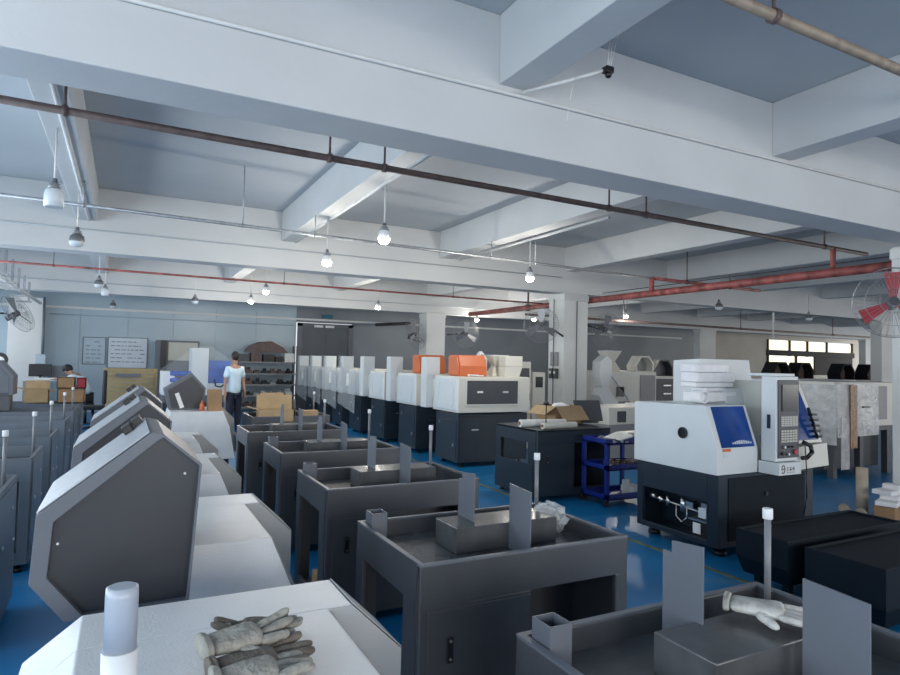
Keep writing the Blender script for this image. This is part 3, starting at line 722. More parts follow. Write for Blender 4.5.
# ---------------------------------------------------------------- dark navy bases lower right
def navy_block(label, x, y, w_, d_, z0, z1):
    t = thing('machine_base', label, 'machine base', (x, y, 0), 0, 'dark navy bases beside the large machine')
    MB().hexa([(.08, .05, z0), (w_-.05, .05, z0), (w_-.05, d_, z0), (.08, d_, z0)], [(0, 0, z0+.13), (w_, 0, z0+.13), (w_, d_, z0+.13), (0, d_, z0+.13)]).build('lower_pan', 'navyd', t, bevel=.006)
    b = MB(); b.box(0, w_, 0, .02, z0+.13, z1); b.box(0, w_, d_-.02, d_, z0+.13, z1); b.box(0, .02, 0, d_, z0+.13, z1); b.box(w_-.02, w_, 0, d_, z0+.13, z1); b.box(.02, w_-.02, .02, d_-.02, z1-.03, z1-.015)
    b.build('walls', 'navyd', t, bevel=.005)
    for xx_ in (.15, w_-.12):
        for yy_ in (.1, d_-.08): MB().box(xx_-.025, xx_+.025, yy_-.025, yy_+.025, 0, z0+.01).build('leg', 'navyd', t)
    return t
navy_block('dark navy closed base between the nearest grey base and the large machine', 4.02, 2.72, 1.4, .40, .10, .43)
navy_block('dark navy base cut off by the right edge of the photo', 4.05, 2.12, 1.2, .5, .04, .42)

# ---------------------------------------------------------------- back group right of the second column: cream machines and hoppers
t = thing('cream_machine', 'large cream machine right of the second column, below the hopper', 'machine', (8.75, 10.5, 0))
MB().box(0, 2.05, 0, 1.1, .75, 1.46).build('upper_housing', 'cream', t, bevel=.01)
MB().box(0.02, 2.0, .02, 1.08, .05, .75).build('base', 'house_side', t, bevel=.01)
MB().prism([(.62, 1.43), (1.2, .82), (1.25, .82), (.7, 1.43)], -.03, 0).build('diagonal_rib', 'white', t)
MB().box(1.55, 2.0, -.02, 0, .8, 1.38).build('side_door', 'house_side', t)
d = MB().box(.86, 1.06, -.03, 0, .9, 1.12).build('control_window', 'slate', t)
MB().box(.3, 1.2, -.05, -.0, .5, .8).build('lower_drawer', 'house_side', t)
hopper('tall cream funnel hopper on the cream machine right of the column', (9.62, 10.75, 1.46), 0, 1.2)
def hexhood(label, loc, rz, s=1., m='cream', inner='kraft', solid=False):
    t = thing('hexagonal_hood', label, 'hood', loc, rz)
    pts = [(-.26, 0), (-.30, .12), (-.13, .36), (.14, .36), (.27, .2), (.27, 0)]
    o_ = [(x*s, z*s) for x, z in pts]; i_ = [(x*s*.87, z*s*.87+.012) for x, z in pts]
    MB().ring(o_, i_, 0, .3*s).build('shell', m, t, bevel=.003)
    MB().prism(i_, .2*s, .21*s).build('back_plate', inner, t)
    return t
hexhood('open cream hexagonal hood on the right end of the cream machine', (10.55, 10.6, 1.46), 0, .98, inner='house_side')
t = thing('curved_guard', 'white segmented chute guard left of the tall funnel hopper', 'guard', (8.5, 9.7, 0))
MB().prism([(.0, 1.15), (-.06, 1.35), (-.04, 1.66), (.12, 1.78), (.24, 1.7), (.26, 1.4), (.16, 1.16)], 0, .25).build('upper_segment', 'white', t, bevel=.006)
MB().prism([(.02, 1.15), (.16, 1.15), (.28, .95), (.42, .88), (.46, .70), (.24, .62), (.02, .82), (-.08, .98)], .0, .25).build('lower_segment', 'white', t, bevel=.006)
MB().box(-.02, .3, .03, .24, .0, .64).build('pedestal', 'cream', t)
t = thing('curved_guard', 'pale rounded guard half hidden right behind the column', 'guard', (8.42, 10.1, 0))
MB().prism([(-.22, 1.0), (-.22, 1.62), (-.1, 1.75), (.02, 1.75), (.02, 1.0)], 0, .2).build('upper_segment', 'cream', t, bevel=.006)
MB().box(-.2, .0, .02, .2, 0, 1.0).build('pedestal', 'cream', t)
# low grey cabinets below
t = thing('cream_machine', 'low grey-white machine between the navy base and the cream machine', 'machine', (7.0, 7.8, 0))
MB().box(0, 1.5, 0, .8, .05, .62).build('base', 'house_side', t, bevel=.008)
MB().box(.0, 1.5, 0.02, .78, .62, .90).build('upper_housing', 'cream', t, bevel=.008)
MB().box(.18, .34, -.015, 0.02, .66, .84).build('control_window', 'slate', t)
o = MB().box(-.18, .18, -.12, .12, 0, .05).build('paper_pad', 'paper', bevel=.004); o.location = (7.9, 8.1, .90); tag(o, 'loose white papers on the low grey-white machine', 'paper')
# bench/table strip far behind
t = thing('grey_cabinet', 'grey drawer cabinet with a bright worktop behind the cream machine', 'cabinet', (11.4, 11.2, 0))
MB().box(0, 1.6, 0, .8, 0, 1.28).build('body', 'slate', t, bevel=.01)
MB().box(-.03, 1.63, -.03, .83, 1.28, 1.34).build('worktop', 'cream', t)
for z in (.9, 1.1): MB().box(.35, .6, -.02, 0, z, z+.03).build('handle', 'chrome', t)
hexhood('dark grey hexagonal hood on the worktop behind the cream machine', (12.1, 11.5, 1.34), 0, 1.15, 'slate', 'hood')

# ---------------------------------------------------------------- right rear: wrapped machine, tubes, foam scraps
t = thing('wrapped_machine', 'silver-wrapped machine on a dark frame at the right edge', 'machine', (9.2, 5.5, 0))
MB().box(0, 1.6, 0, .9, .75, 1.42).build('housing', 'cream', t, bevel=.01)
MB().box(.02, 1.55, .02, .88, .68, .75).build('bed', 'slate', t)
MB().box(1.02, 1.3, -.03, 0, .85, 1.36).build('grille', 'house_side', t)
for x in (.05, .72, 1.45):
    MB().box(x, x+.09, .05, .14, 0, .7).build('leg', 'slate', t)
MB().box(.05, 1.5, .2, .8, .1, .6).build('coolant_tank', 'navy', t, bevel=.01)
f = MB().box(-.03, 1.0, -.06, -.05, .62, 1.40).jitter(.01); f.box(-.04, -.03, -.05, .9, .5, 1.38); f.box(.05, .25, -.07, -.062, .15, .9)
f.build('stretch_film', 'film3', t)
MB().box(.25, .42, -.085, -.07, .45, 1.38).build('brown_wrap_strip', 'kraftb', t)
MB().box(.58, .76, -.08, -.062, 1.04, 1.06).build('handle', 'black', t)
o = MB().box(0, 2.4, 0, .7, 0, .16).build('foam_board', 'foam', bevel=.01); o.location = (9.3, 6.6, 1.26)
tag(o, 'long white foam board behind the silver-wrapped machine', 'foam board')
t = thing('support_rack', 'pale rack holding the long foam board up', 'rack', (9.35, 6.65, 0))
for x in (0, 2.2): MB().box(x, x+.08, 0, .6, 0, 1.26).build('upright', 'house_side', t)
def ptube(label, p, q, r=.055):
    p, q = Vector(p), Vector(q); o = MB()
    d = (q-p).normalized(); n_ = 20; u = d.orthogonal().normalized(); w = d.cross(u); vs = []; fs = []
    for c, rr_ in ((p, r), (q, r), (q, r*.85), (p, r*.85)):
        vs += [c+(u*math.cos(2*PI*k/n_)+w*math.sin(2*PI*k/n_))*rr_ for k in range(n_)]
    for a in range(4):
        b_ = (a+1) % 4; fs += [(a*n_+k, a*n_+(k+1) % n_, b_*n_+(k+1) % n_, b_*n_+k) for k in range(n_)]
    o._add(vs, fs, True); o = o.build('cardboard_tube', 'kraft'); tag(o, label, 'tube', 'paper tubes near the right column'); return o
ptube('brown paper tube lying on the floor, the left of two, open end forward', (6.76, 3.88, .056), (7.16, 4.18, .056))
ptube('brown paper tube lying on the floor, the right of two, open end forward', (6.72, 3.68, .056), (7.12, 3.98, .056))
ptube('tall brown paper tube standing upright behind the two lying tubes', (7.02, 4.15, .12), (7.10, 4.28, .66), .05) if 0 else ptube('tall brown paper tube standing upright behind the two lying tubes', (7.42, 4.13, .0), (7.42, 4.13, .50), .06)
for i, (x, y, z, a, l) in enumerate([(7.42, 3.85, .002, .2, 'brown foam-lined scrap lowest beside the right column'), (7.40, 3.84, .15, .3, 'white foam tray lower of two beside the right column'), (7.45, 3.86, .26, 0, 'white foam tray upper of two beside the right column')]):
    o = MB().box(-.16, .14, -.1, .1, 0, .14 if i == 0 else .05).box(.02, .12, -.09, .09, .0, .145 if i == 0 else .10).build('foam_tray' if i else 'cardboard_piece', 'foam' if i else 'card', bevel=.008)
    o.location = (x, y, z); o.rotation_euler = (0, 0, a); tag(o, l, 'foam tray' if i else 'carton')
# dark hoods silhouetted before the bright windows
DH = None
for i, (x, y, l) in enumerate([(16.9, 11.6, 'leftmost dark hood on the far bench, at the left edge of the bright windows'), (18.0, 11.6, 'second dark hood from the left, in front of the bright lower panes'),
                               (19.75, 11.4, 'third dark hood from the left, right of the bright lower panes'), (21.0, 11.3, 'rightmost dark hood on the far bench beyond the wrapped machine')]):
    if DH is None:
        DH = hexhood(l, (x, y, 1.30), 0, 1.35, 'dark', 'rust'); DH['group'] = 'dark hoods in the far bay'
    else: copy_tree(DH, l, (x, y, 1.30))
t = thing('long_bench', 'long dark workbench carrying the dark hoods in the far bay', 'bench', (14.6, 10.9, 0))
MB().box(0, 9.2, 0, 1.3, 1.22, 1.30).build('worktop', 'house_side', t)
for x in (.1, 3, 6, 8.9): MB().box(x, x+.1, .1, 1.2, 0, 1.22).build('leg', 'slate', t)

# ---------------------------------------------------------------- far left: shelf, wrapped machine, boards, desk, people
t = thing('parts_shelf', 'grey steel parts shelf against the far wall behind the standing man', 'shelf', (2.86, 18.75, 0))
for z in (.15, .48, .80, 1.12, 1.46): MB().box(0, 1.75, 0, .5, z-.04, z).build('shelf_board', 'house_side', t)
for x in (0, 1.70):
    for y in (0, .46): MB().box(x, x+.05, y, y+.04, 0, 1.46 if x == 0 else 1.95).build('post', 'slate', t)
random.seed(11)
nm = 0
cols_ = [('rust', 'rusty'), ('black', 'black'), ('steel', 'steel'), ('paper', 'white'), ('card', 'brown')]
pos_words = ['far left', 'left', 'left of centre', 'middle', 'right of centre', 'right', 'far right']
for zi, (z, sn) in enumerate(((.15, 'bottom'), (.48, 'fourth'), (.80, 'third'), (1.12, 'second'))):
    for k in range(7):
        x = 2.98+.235*k; mname, w = cols_[random.choice([0, 0, 1, 1, 2, 3 if zi < 2 else 0, 0])]
        hgt = random.uniform(.10, .19)
        q = MB().box(-.09, .09, -.12, .12, 0, hgt*.55)
        for _ in range(5):
            a, b_ = random.uniform(-.07, .07), random.uniform(-.1, .1); q.tube((a, b_, hgt*.5), (a+random.uniform(-.01, .01), b_, hgt), random.uniform(.012, .025), 8)
        o = q.build('parts_bin', mname); o.location = (x, 18.95, z)
        tag(o, '%s bin of parts at the %s of the %s shelf from the top' % (w, pos_words[k], {'bottom': 'lowest', 'fourth': 'fourth', 'third': 'third', 'second': 'second'}[sn]), 'parts bin', 'bins of parts on the steel shelf')
for k, (x, w_, h_, m, l) in enumerate([(3.05, .3, .22, 'slate', 'dark parts case at the left end of the shelf top'), (3.42, .3, .26, 'rust', 'brown rusty part left of centre on the shelf top'),
        (3.78, .32, .22, 'black', 'black case in the middle of the shelf top'), (4.38, .28, .26, 'paper', 'white carton near the right end of the shelf top'), (4.08, .2, .16, 'black', 'small black box left of the white carton on the shelf top')]):
    o = MB().box(-w_/2, w_/2, -.15, .15, 0, h_).box(-w_/4, w_/4, -.16, -.15, h_*.4, h_*.6).build('parts_case', m, bevel=.01); o.location = (x, 18.98, 1.46); tag(o, l, 'case')
o = MB().prism([(-.62, 0), (-.5, .18), (-.2, .3), (.15, .33), (.5, .15), (.62, 0)], -.12, .12).jitter(.01).build('casting', 'rust'); o.location = (3.72, 19.0, 1.74)
tag(o, 'long rusty brown casting lying across the cases on the shelf top', 'casting')

# door sign etc.
o = MB().box(-.16, .16, -.02, 0, -.06, .06).build('exit_sign', 'green'); o.location = (5.65, FY-.061, 2.92) if 0 else (5.68, FY-.09, 2.93); tag(o, 'small blue-green sign above the far dark door', 'sign')
t = thing('door_lamp', 'pair of bright lamps on the frame above the far dark door', 'lamp', (5.58, FY-.06, 2.6))
for x in (-.18, .18): MB().box(x-.14, x+.14, -.06, 0, -.03, .04).build('lamp_head', 'capw', t)
# whiteboards with faint writing rows
def wboard(label, x0, x1, z0, z1, m):
    t = thing('whiteboard', label, 'whiteboard', (x0, FY-.04, z0))
    w_, h_ = x1-x0, z1-z0
    MB().box(0, w_, 0, .02, 0, h_).build('board', m, t)
    MB().ring([(0,0),(w_,0),(w_,h_),(0,h_)], [(.02,.02),(w_-.02,.02),(w_-.02,h_-.02),(.02,h_-.02)], -.01, .0).build('frame', 'plate', t)
    q = MB(); random.seed(int(x0*100)+5)
    for r_ in range(6):
        x = .08
        while x < w_-.15:
            l_ = random.uniform(.04, .14); 
            if random.random() < .7: q.box(x, x+l_, -.002, 0, h_-.14-r_*.11, h_-.14-r_*.11+.02)
            x += l_+.03
    q.build('handwriting', 'plate', t)
wboard('larger whiteboard with rows of handwriting on the far wall', -.43, .56, 1.2, 2.06, 'board')
wboard('smaller grey whiteboard left of the larger one on the far wall', -1.02, -.47, 1.3, 2.04, 'wall')
# slatted tan board
t = thing('slatted_crate', 'tan slatted board with a grey rail, in front of the whiteboards', 'crate', (-.39, 15.5, 0))
q = MB()
for k in range(12): q.box(0, 1.03, 0, .03, .12+k*.095, .12+k*.095+.085)
q.build('slats', 'slat', t)
MB().ring([(-.02, .08), (1.05, .08), (1.05, 1.28), (-.02, 1.28)], [(.02, .12), (1.01, .12), (1.01, 1.24), (.02, 1.24)], -.015, .045).build('frame', 'slat', t)
MB().box(.22, .72, -.04, -.01, 1.1, 1.17).build('rail', 'plate', t)
for x in (0, .98): MB().box(x, x+.05, -.2, .2, 0, .08).build('foot', 'slat', t)
# blue wrapped machine
t = thing('wrapped_machine', 'blue and white machine under clear film beside the standing man', 'machine', (.65, 14.4, 0))
MB().box(.1, 1.3, 0, .9, 0, .75).build('base', 'navy', t)
MB().box(.05, .3, -.02, .8, .75, 1.25).build('left_cover', 'foam', t, bevel=.02)
for z in (.86, 1.02, 1.16): MB().box(.2, .85, -.04, .3, z, z+.1).build('blue_roll', 'blue_b', t, bevel=.03)
MB().box(.62, .95, -.1, .6, .75, 1.76).build('white_tower', 'white', t, bevel=.01)
MB().box(.95, 1.45, -.06, .7, .75, 1.0).build('right_cover', 'white', t, bevel=.01)
MB().box(.95, 1.42, .05, .6, 1.0, 1.5).build('blue_panel', 'blue_b', t)
MB().prism([(.0, .6), (.0, 1.3), (.3, 1.5), (.7, 1.8), (1.0, 1.8), (1.5, 1.45), (1.5, .6)], -.13, -.12).build('stretch_film', 'film4', t)
MB().path([(1.08, -.14, 1.1), (1.1, -.15, .96), (1.2, -.15, .93), (1.28, -.15, .99), (1.3, -.14, 1.12)], .014).build('strap', 'black', t)
# tall grey cabinets against the wall
t = thing('steel_cabinet', 'tall grey cabinet with glass top standing behind the wrapped machine', 'cabinet', (.75, 18.8, 0))
MB().box(0, 1.1, 0, .5, 0, 2.0).build('body', 'plate', t)
MB().box(.3, 1.05, -.02, 0, 1.45, 1.95).build('glass_door', 'beigeb', t)
MB().box(.12, .26, -.06, 0, 1.0, 2.0).build('dark_post', 'black', t)

# people
def fig(name, verts, edges, radii, m, parent=None, root=0, sub=2):
    me = bpy.data.meshes.new(name); me.from_pydata(verts, edges, []); o = bpy.data.objects.new(name, me); col.objects.link(o)
    if parent: o.parent = parent
    sk = o.modifiers.new('skin', 'SKIN'); sk.use_smooth_shade = True
    d = me.skin_vertices[0].data
    for i, r in enumerate(radii):
        r = r if isinstance(r, tuple) else (r, r); d[i].radius = r; d[i].use_root = (i == root)
    ss = o.modifiers.new('sub', 'SUBSURF'); ss.levels = sub; ss.render_levels = sub
    me.materials.append(M[m]); return o
def hand(V, E, Rr, wrist, d, side):
    """five fingers grown from the palm; d = pointing direction"""
    w = Vector(V[wrist]); d = Vector(d).normalized(); s_ = Vector(side).normalized()
    V.append(tuple(w+d*.07)); Rr.append((.038, .022)); p = len(V)-1; E.append((wrist, p))
    for k, l in zip((-1.5, -.5, .5, 1.5), (.075, .088, .082, .065)):
        a = w+d*.085+s_*k*.019; b = a+d*l*.55; c = b+(d*.8+Vector((0, .5, 0))).normalized()*l*.5
        i = len(V); V += [tuple(a), tuple(b), tuple(c)]; Rr += [.010, .009, .007]; E += [(p, i), (i, i+1), (i+1, i+2)]
    a = w+d*.03+s_*-.045; b = a+d*.04+s_*-.012; i = len(V); V += [tuple(a), tuple(b)]; Rr += [.011, .009]; E += [(wrist, i), (i, i+1)]
man = thing('person', 'man in a pale blue short-sleeved shirt and dark trousers, standing with his back turned', 'person', (1.95, 13.0, 0), .3)
man.scale = (.8, .9, .975)
V = [(0,0,.92),(0,0,1.08),(0,0,1.26),(0,0,1.39),(0,.0,1.46),(0,.01,1.54),(0,.01,1.63),
     (.18,0,1.38),(.23,.0,1.14),(.24,-.06,.93),(-.18,0,1.38),(-.24,.0,1.13),(-.25,-.03,.90),
     (.1,0,.86),(.11,.0,.48),(.12,.02,.08),(.12,-.14,.04),(-.1,0,.86),(-.11,0,.48),(-.12,.02,.08),(-.12,-.14,.04)]
V = [(x, -y if i > 12 else y, z) for i, (x, y, z) in enumerate(V)]
E = [(0,1),(1,2),(2,3),(3,4),(4,5),(5,6),(3,7),(7,8),(8,9),(3,10),(10,11),(11,12),(0,13),(13,14),(14,15),(15,16),(0,17),(17,18),(18,19),(19,20)]
Rr = [(.15,.11),(.14,.10),(.16,.11),(.12,.09),.055,(.075,.085),(.08,.095),.055,.042,.028,.055,.042,.028,.085,.058,.04,.035,.085,.058,.04,.035]
hand(V, E, Rr, 9, (0, .05, -1), (0, 1, 0)); hand(V, E, Rr, 12, (0, .05, -1), (0, 1, 0))
Rr[0] = (.10, .08); Rr[1] = (.11, .085)
fig('body', V, E, Rr, 'skin', man)
fig('shirt', [(0,0,.80),(0,0,1.1),(0,0,1.27),(0,0,1.40),(.18,0,1.385),(.225,0,1.20),(-.18,0,1.385),(-.235,0,1.19)], [(0,1),(1,2),(2,3),(3,4),(4,5),(3,6),(6,7)],
    [(.185,.14),(.165,.125),(.19,.135),(.12,.10),.075,.07,.075,.07], 'shirt', man)
fig('trousers', [(0,0,1.03),(.1,0,.84),(.11,0,.46),(.12,-.02,.07),(-.1,0,.84),(-.11,0,.46),(-.12,-.02,.07)], [(0,1),(1,2),(2,3),(0,4),(4,5),(5,6)],
    [(.165,.125),.11,.085,.07,.11,.085,.07], 'pants', man)
MB().ball((0, -.005, 1.645), .10, 16, 10, (.92, 1.08, 1.08)).build('hair', 'hair', man)
for sx in (-1, 1): MB().ball((sx*.083, .0, 1.59), .022, 8, 6, (.5, .9, 1.3)).build('ear', 'skin', man)
MB().ball((0, .1, 1.585), .016, 8, 6, (.8, 1.2, 1.3)).build('nose', 'skin', man)
MB().box(-.02, .02, .09, .097, 1.55, 1.556).build('mouth', 'redbox', man)
for sx in (-1, 1): MB().ball((sx*.032, .092, 1.61), .009).build('eye', 'black', man)

# desk group
t = thing('office_desk', 'white office desk with a blue divider near the far left wall', 'desk', (-2.0, 16.6, 0))
MB().box(0, .85, 0, .7, .95, .99).build('desktop', 'white', t)
for x in (.02, .77): MB().box(x, x+.06, .03, .67, 0, .95).build('leg', 'house_side', t)
MB().box(.45, .84, .35, .38, .99, 1.30).build('divider', 'plate', t)
t = thing('monitor', 'black computer monitor on the office desk', 'monitor', (-1.9, 16.75, .99), 0)
MB().box(0, .44, 0, .03, .06, .34).build('screen', 'black', t, bevel=.004); MB().box(.2, .24, .0, .05, 0, .1).box(.12, .32, -.05, .12, 0, .01).build('stand', 'black', t)
o = MB().box(-.1, .1, -.08, .08, 0, .22).build('desk_fan', 'wall', bevel=.01); o.location = (-1.72, 17.15, 1.33); tag(o, 'small pale square device above the monitor', 'device')
t2 = thing('wall_bracket', 'small bracket shelf under the pale square device', 'bracket', (-1.72, 17.15, .99))
MB().box(-.12, .12, -.1, .1, .32, .34).box(-.02, .02, -.02, .02, 0, .32).build('shelf', 'steel', t2)
o = MB().prism([(-.3, -.1), (.25, -.12), (.3, .1), (-.2, .15)], 0, .03, 'z').build('paper_sheet', 'paper'); o.location = (-1.5, 16.8, .992); tag(o, 'white papers spread on the office desk', 'paper')
clerk = thing('person', 'dark-haired man in a pale shirt bending over the desk at far left', 'person', (-.75, 16.4, 0), 1.2)
V = [(0,0,.62),(0,.05,.8),(0,.16,.98),(0,.25,1.08),(0,.32,1.12),(0,.38,1.17),(0,.43,1.2),
     (.18,.25,1.05),(.26,.36,.92),(.14,.55,1.01),(-.18,.25,1.05),(-.26,.36,.92),(-.14,.55,1.01),
     (.1,.05,.6),(.12,.42,.58),(.12,.42,.1),(.12,.56,.05),(-.1,.05,.6),(-.12,.42,.58),(-.12,.42,.1),(-.12,.56,.05)]
E = [(0,1),(1,2),(2,3),(3,4),(4,5),(5,6),(3,7),(7,8),(8,9),(3,10),(10,11),(11,12),(0,13),(13,14),(14,15),(15,16),(0,17),(17,18),(18,19),(19,20)]
Rr = [(.15,.12),(.14,.11),(.16,.11),(.12,.09),.055,(.075,.085),(.08,.095),.055,.042,.028,.055,.042,.028,.085,.058,.04,.035,.085,.058,.04,.035]
hand(V, E, Rr, 9, (-.2, 1, -.1), (1, 0, 0)); hand(V, E, Rr, 12, (.2, 1, -.1), (-1, 0, 0))
fig('body', V, E, Rr, 'skin', clerk)
fig('shirt', [(0,0,.64),(0,.05,.82),(0,.16,.99),(0,.25,1.08),(.18,.25,1.05),(.25,.34,.95),(-.18,.25,1.05),(-.25,.34,.95)], [(0,1),(1,2),(2,3),(3,4),(4,5),(3,6),(6,7)],
    [(.18,.14),(.165,.13),(.19,.135),(.12,.10),.075,.065,.075,.065], 'shirt', clerk)
fig('trousers', [(0,0,.6),(.1,.05,.58),(.12,.42,.56),(.12,.42,.1),(-.1,.05,.58),(-.12,.42,.56),(-.12,.42,.1)], [(0,1),(1,2),(2,3),(0,4),(4,5),(5,6)],
    [(.165,.13),.11,.085,.07,.11,.085,.07], 'pants', clerk)
MB().ball((0, .42, 1.24), .10, 16, 10, (.92, 1.1, 1.)).build('hair', 'hair', clerk)
for sx in (-1, 1): MB().ball((sx*.083, .42, 1.17), .022, 8, 6, (.5, .9, 1.3)).build('ear', 'skin', clerk)
MB().ball((0, .505, 1.15), .016, 8, 6, (.8, 1.2, 1.3)).build('nose', 'skin', clerk)
MB().box(-.02, .02, .49, .497, 1.115, 1.121).build('mouth', 'redbox', clerk)
for sx in (-1, 1): MB().ball((sx*.032, .497, 1.175), .009).build('eye', 'black', clerk)
t = thing('office_chair', 'black office chair behind the bending man', 'chair', (-.55, 14.9, 0))
MB().box(-.22, .22, -.2, .22, .44, .52).build('seat', 'black', t, bevel=.03)
MB().box(.16, .24, -.2, .2, .55, 1.25).build('backrest', 'black', t, bevel=.03)
MB().tube((0,0,.08), (0,0,.44), .03).build('column', 'black', t)
for k in range(5):
    a = 2*PI*k/5; MB().tube((0,0,.08), (.27*math.cos(a), .27*math.sin(a), .05), .02).ball((.27*math.cos(a), .27*math.sin(a), .03), .03).build('leg', 'black', t)
o = thing('stool', 'low stool the bending man sits on', 'stool', (-.75, 16.4, 0), 1.2)
MB().tube((0,0,.40), (0,0,.47), .17, 20).build('seat', 'black', o); MB().tube((0,0,.0), (0,0,.02), .2, 20).tube((0,0,.02), (0,0,.4), .03).build('column', 'black', o)

# cartons on the left row
def carton(label, loc, rz, w_, d_, h_, m='card', open_=True, grp=None):
    t = thing('cardboard_box', label, 'box', loc, rz, grp)
    b = MB(); e = .01
    b.box(0, w_, 0, e, 0, h_); b.box(0, w_, d_-e, d_, 0, h_); b.box(0, e, 0, d_, 0, h_); b.box(w_-e, w_, 0, d_, 0, h_); b.box(0, w_, 0, d_, 0, e)
    if not open_: b.box(0, w_, 0, d_, h_-e, h_)
    b.build('carton', m, t)
    if open_:
        q = w_*.4
        MB().hexa([(0, 0, h_), (.008, 0, h_), (.008, d_, h_), (0, d_, h_)], [(-q*.7, 0, h_+q*.2), (-q*.7+.008, 0, h_+q*.2), (-q*.7+.008, d_, h_+q*.2), (-q*.7, d_, h_+q*.2)]).build('flap', 'card2', t)
        MB().hexa([(w_-.008, 0, h_), (w_, 0, h_), (w_, d_, h_), (w_-.008, d_, h_)], [(w_+q*.5, 0, h_-q*.3), (w_+q*.5+.008, 0, h_-q*.3), (w_+q*.5+.008, d_, h_-q*.3), (w_+q*.5, d_, h_-q*.3)]).build('flap', 'card2', t)
        MB().hexa([(0, d_, h_), (w_, d_, h_), (w_, d_-.008, h_), (0, d_-.008, h_)], [(0, d_+.03, h_+q), (w_, d_+.03, h_+q), (w_, d_+.022, h_+q), (0, d_+.022, h_+q)]).build('flap', 'card2', t)
    return t
g_ = 'cartons on the far end of the left row'
carton('long closed brown carton on the far left base, white label on its front', (-.90, 11.3, .825), 0, .36, .4, .22, 'card', False, g_)
carton('open pale carton with torn flaps on the far left base', (-1.34, 11.35, .825), .05, .32, .36, .2, 'card2', True, g_)
carton('brown carton stacked on top of the long closed carton', (-.92, 11.4, 1.047), 0, .24, .25, .17, 'card', False, g_)
carton('small red carton at the right end of the stacked cartons', (-.66, 11.4, 1.047), 0, .13, .22, .16, 'redbox', False, g_)
t = hexhood('slate hexagonal hood with a white tag at the left frame edge', (-1.62, 9.9, 1.03), .0, 1.25, 'hood', 'hood')
MB().box(-.25, .3, .05, .3, -.205, 0).build('stand', 'grey', t)
MB().prism([(-.28, .02), (-.33, .15), (-.14, .40), (.15, .40), (.29, .23), (.29, .02)], .01, .02).build('front_plate', 'hood', t)
MB().box(-.02, .03, -.002, .009, .12, .26).build('tag', 'paper', t)
t = thing('pedestal_fan', 'small grey desk fan above the hexagonal hood at the left edge', 'fan', (-1.95, 13.3, 0))
MB().tube((0,0,0), (0,0,.03), .18).tube((0,0,.03), (0,0,1.4), .018).build('stand', 'black', t)
MB().tube((0,-.05,1.45), (0,.08,1.45), .13, 16).build('fan_head', 'black', t); MB().tube((.02,-.06,1.44), (.02,-.052,1.44), .07).build('hub', 'paper', t)
g2 = 'open cartons on the farthest centre base'
carton('tall brown carton standing open behind the other cartons on the far centre base', (1.72, 8.68, .75), .05, .32, .3, .22, 'card', True, g2)
carton('low pale open carton in front of the tall one on the far centre base', (1.56, 8.38, .75), -.1, .46, .22, .16, 'card2', True, g2)
o = MB().box(-.12, .12, -.09, .09, 0, .13).build('cardboard_box', 'card2'); o.location = (2.08, 7.12, .825); o.name = 'cardboard_box'
o.location = (2.25, 8.5, .825-.07); tag(o, 'small white-taped carton at the right end of the far centre base', 'box', g2)
o = MB().box(-.1, .1, -.12, .12, 0, .12).build('cardboard_box', 'card2'); o.location = (1.25, 4.0, .081); tag(o, 'pale folded carton inside the open leg bay of the third grey base', 'box')

# ---------------------------------------------------------------- pipes, conduit, hangers
def pipe(name, label, pts, r, m, hang=(), hm='rust'):
    t = thing(name, label, 'pipe', pts[0])
    o = Vector(pts[0]); P_ = [tuple(Vector(p)-o) for p in pts]
    MB().path(P_, r, 12).build('pipe_run', m, t)
    for (f, zt) in hang:
        a = Vector(P_[0]).lerp(Vector(P_[1]), f)
        h = MB().tube(a, (a.x, a.y, zt-o.z), max(r*.35, .006), 8); h.tube((a.x-r*.6, a.y, a.z), (a.x+r*.6, a.y, a.z), r*1.35, 12)
        h.build('hanger', hm, t)
    return t
LXp = LX+.02
def hf(x, x0, x1): return (x-x0)/(x1-x0)
pipe('sprinkler_pipe', 'long rusty pipe running just behind the nearest concrete beam', [(LXp, 4.85, 3.23), (9.2, 5.05, 3.23)], .028, 'rust',
     [(hf(x, LXp, 9.2), z) for x, z in ((-.42, 3.43), (1.42, 3.9), (1.9, 3.9), (4.42, 3.9), (4.95, 3.43), (8.2, 3.9))])
pipe('pipe_drop', 'short vertical red pipe joining the rusty pipe to the thick red main', [(8.40, 5.04, 3.23), (8.40, 5.04, 2.96)], .035, 'red')
pipe('sprinkler_pipe', 'pale steel pipe running across the second bay at lamp height', [(LXp, 7.45, 3.17), (8.4, 8.30, 3.18)], .02, 'galv',
     [(hf(x, LXp, 8.4), z) for x, z in ((-.45, 3.43), (1.2, 3.9), (2.1, 3.43), (4.85, 3.43), (5.7, 3.9))], 'galv')
pipe('sprinkler_pipe', 'dull red pipe continuing the pale pipe right of the thick red main', [(8.4, 8.30, 3.18), (11.5, 8.4, 3.18)], .03, 'red', [(.3, 3.9), (.7, 3.9)])
pipe('pipe_drop', 'vertical red pipe joining the pale steel pipe to the thick red main', [(8.4, 8.30, 3.18), (8.4, 8.30, 2.95)], .045, 'red')
pipe('water_main', 'thick blotchy red water main running away along the columns', [(8.40, 1.0, 2.90), (8.40, 15.0, 2.90)], .062, 'red', [(.8, 3.9)])
pipe('conduit', 'thin dark wire running just above the thick red water main', [(8.40, 1.0, 3.02), (8.40, 9.6, 3.02)], .008, 'slate')
pipe('sprinkler_pipe', 'thin red pipe crossing the third bay on the left', [(LXp, 11.2, 2.93), (8.4, 11.6, 2.95)], .018, 'red', [(.2, 3.43), (.5, 3.43), (.8, 3.43)])
pipe('sprinkler_pipe', 'dark pipe running across the far right bay', [(8.4, 12.3, 2.75), (24, 12.6, 2.75)], .03, 'rust', [(.2, 3.4), (.5, 3.4), (.8, 3.4)])
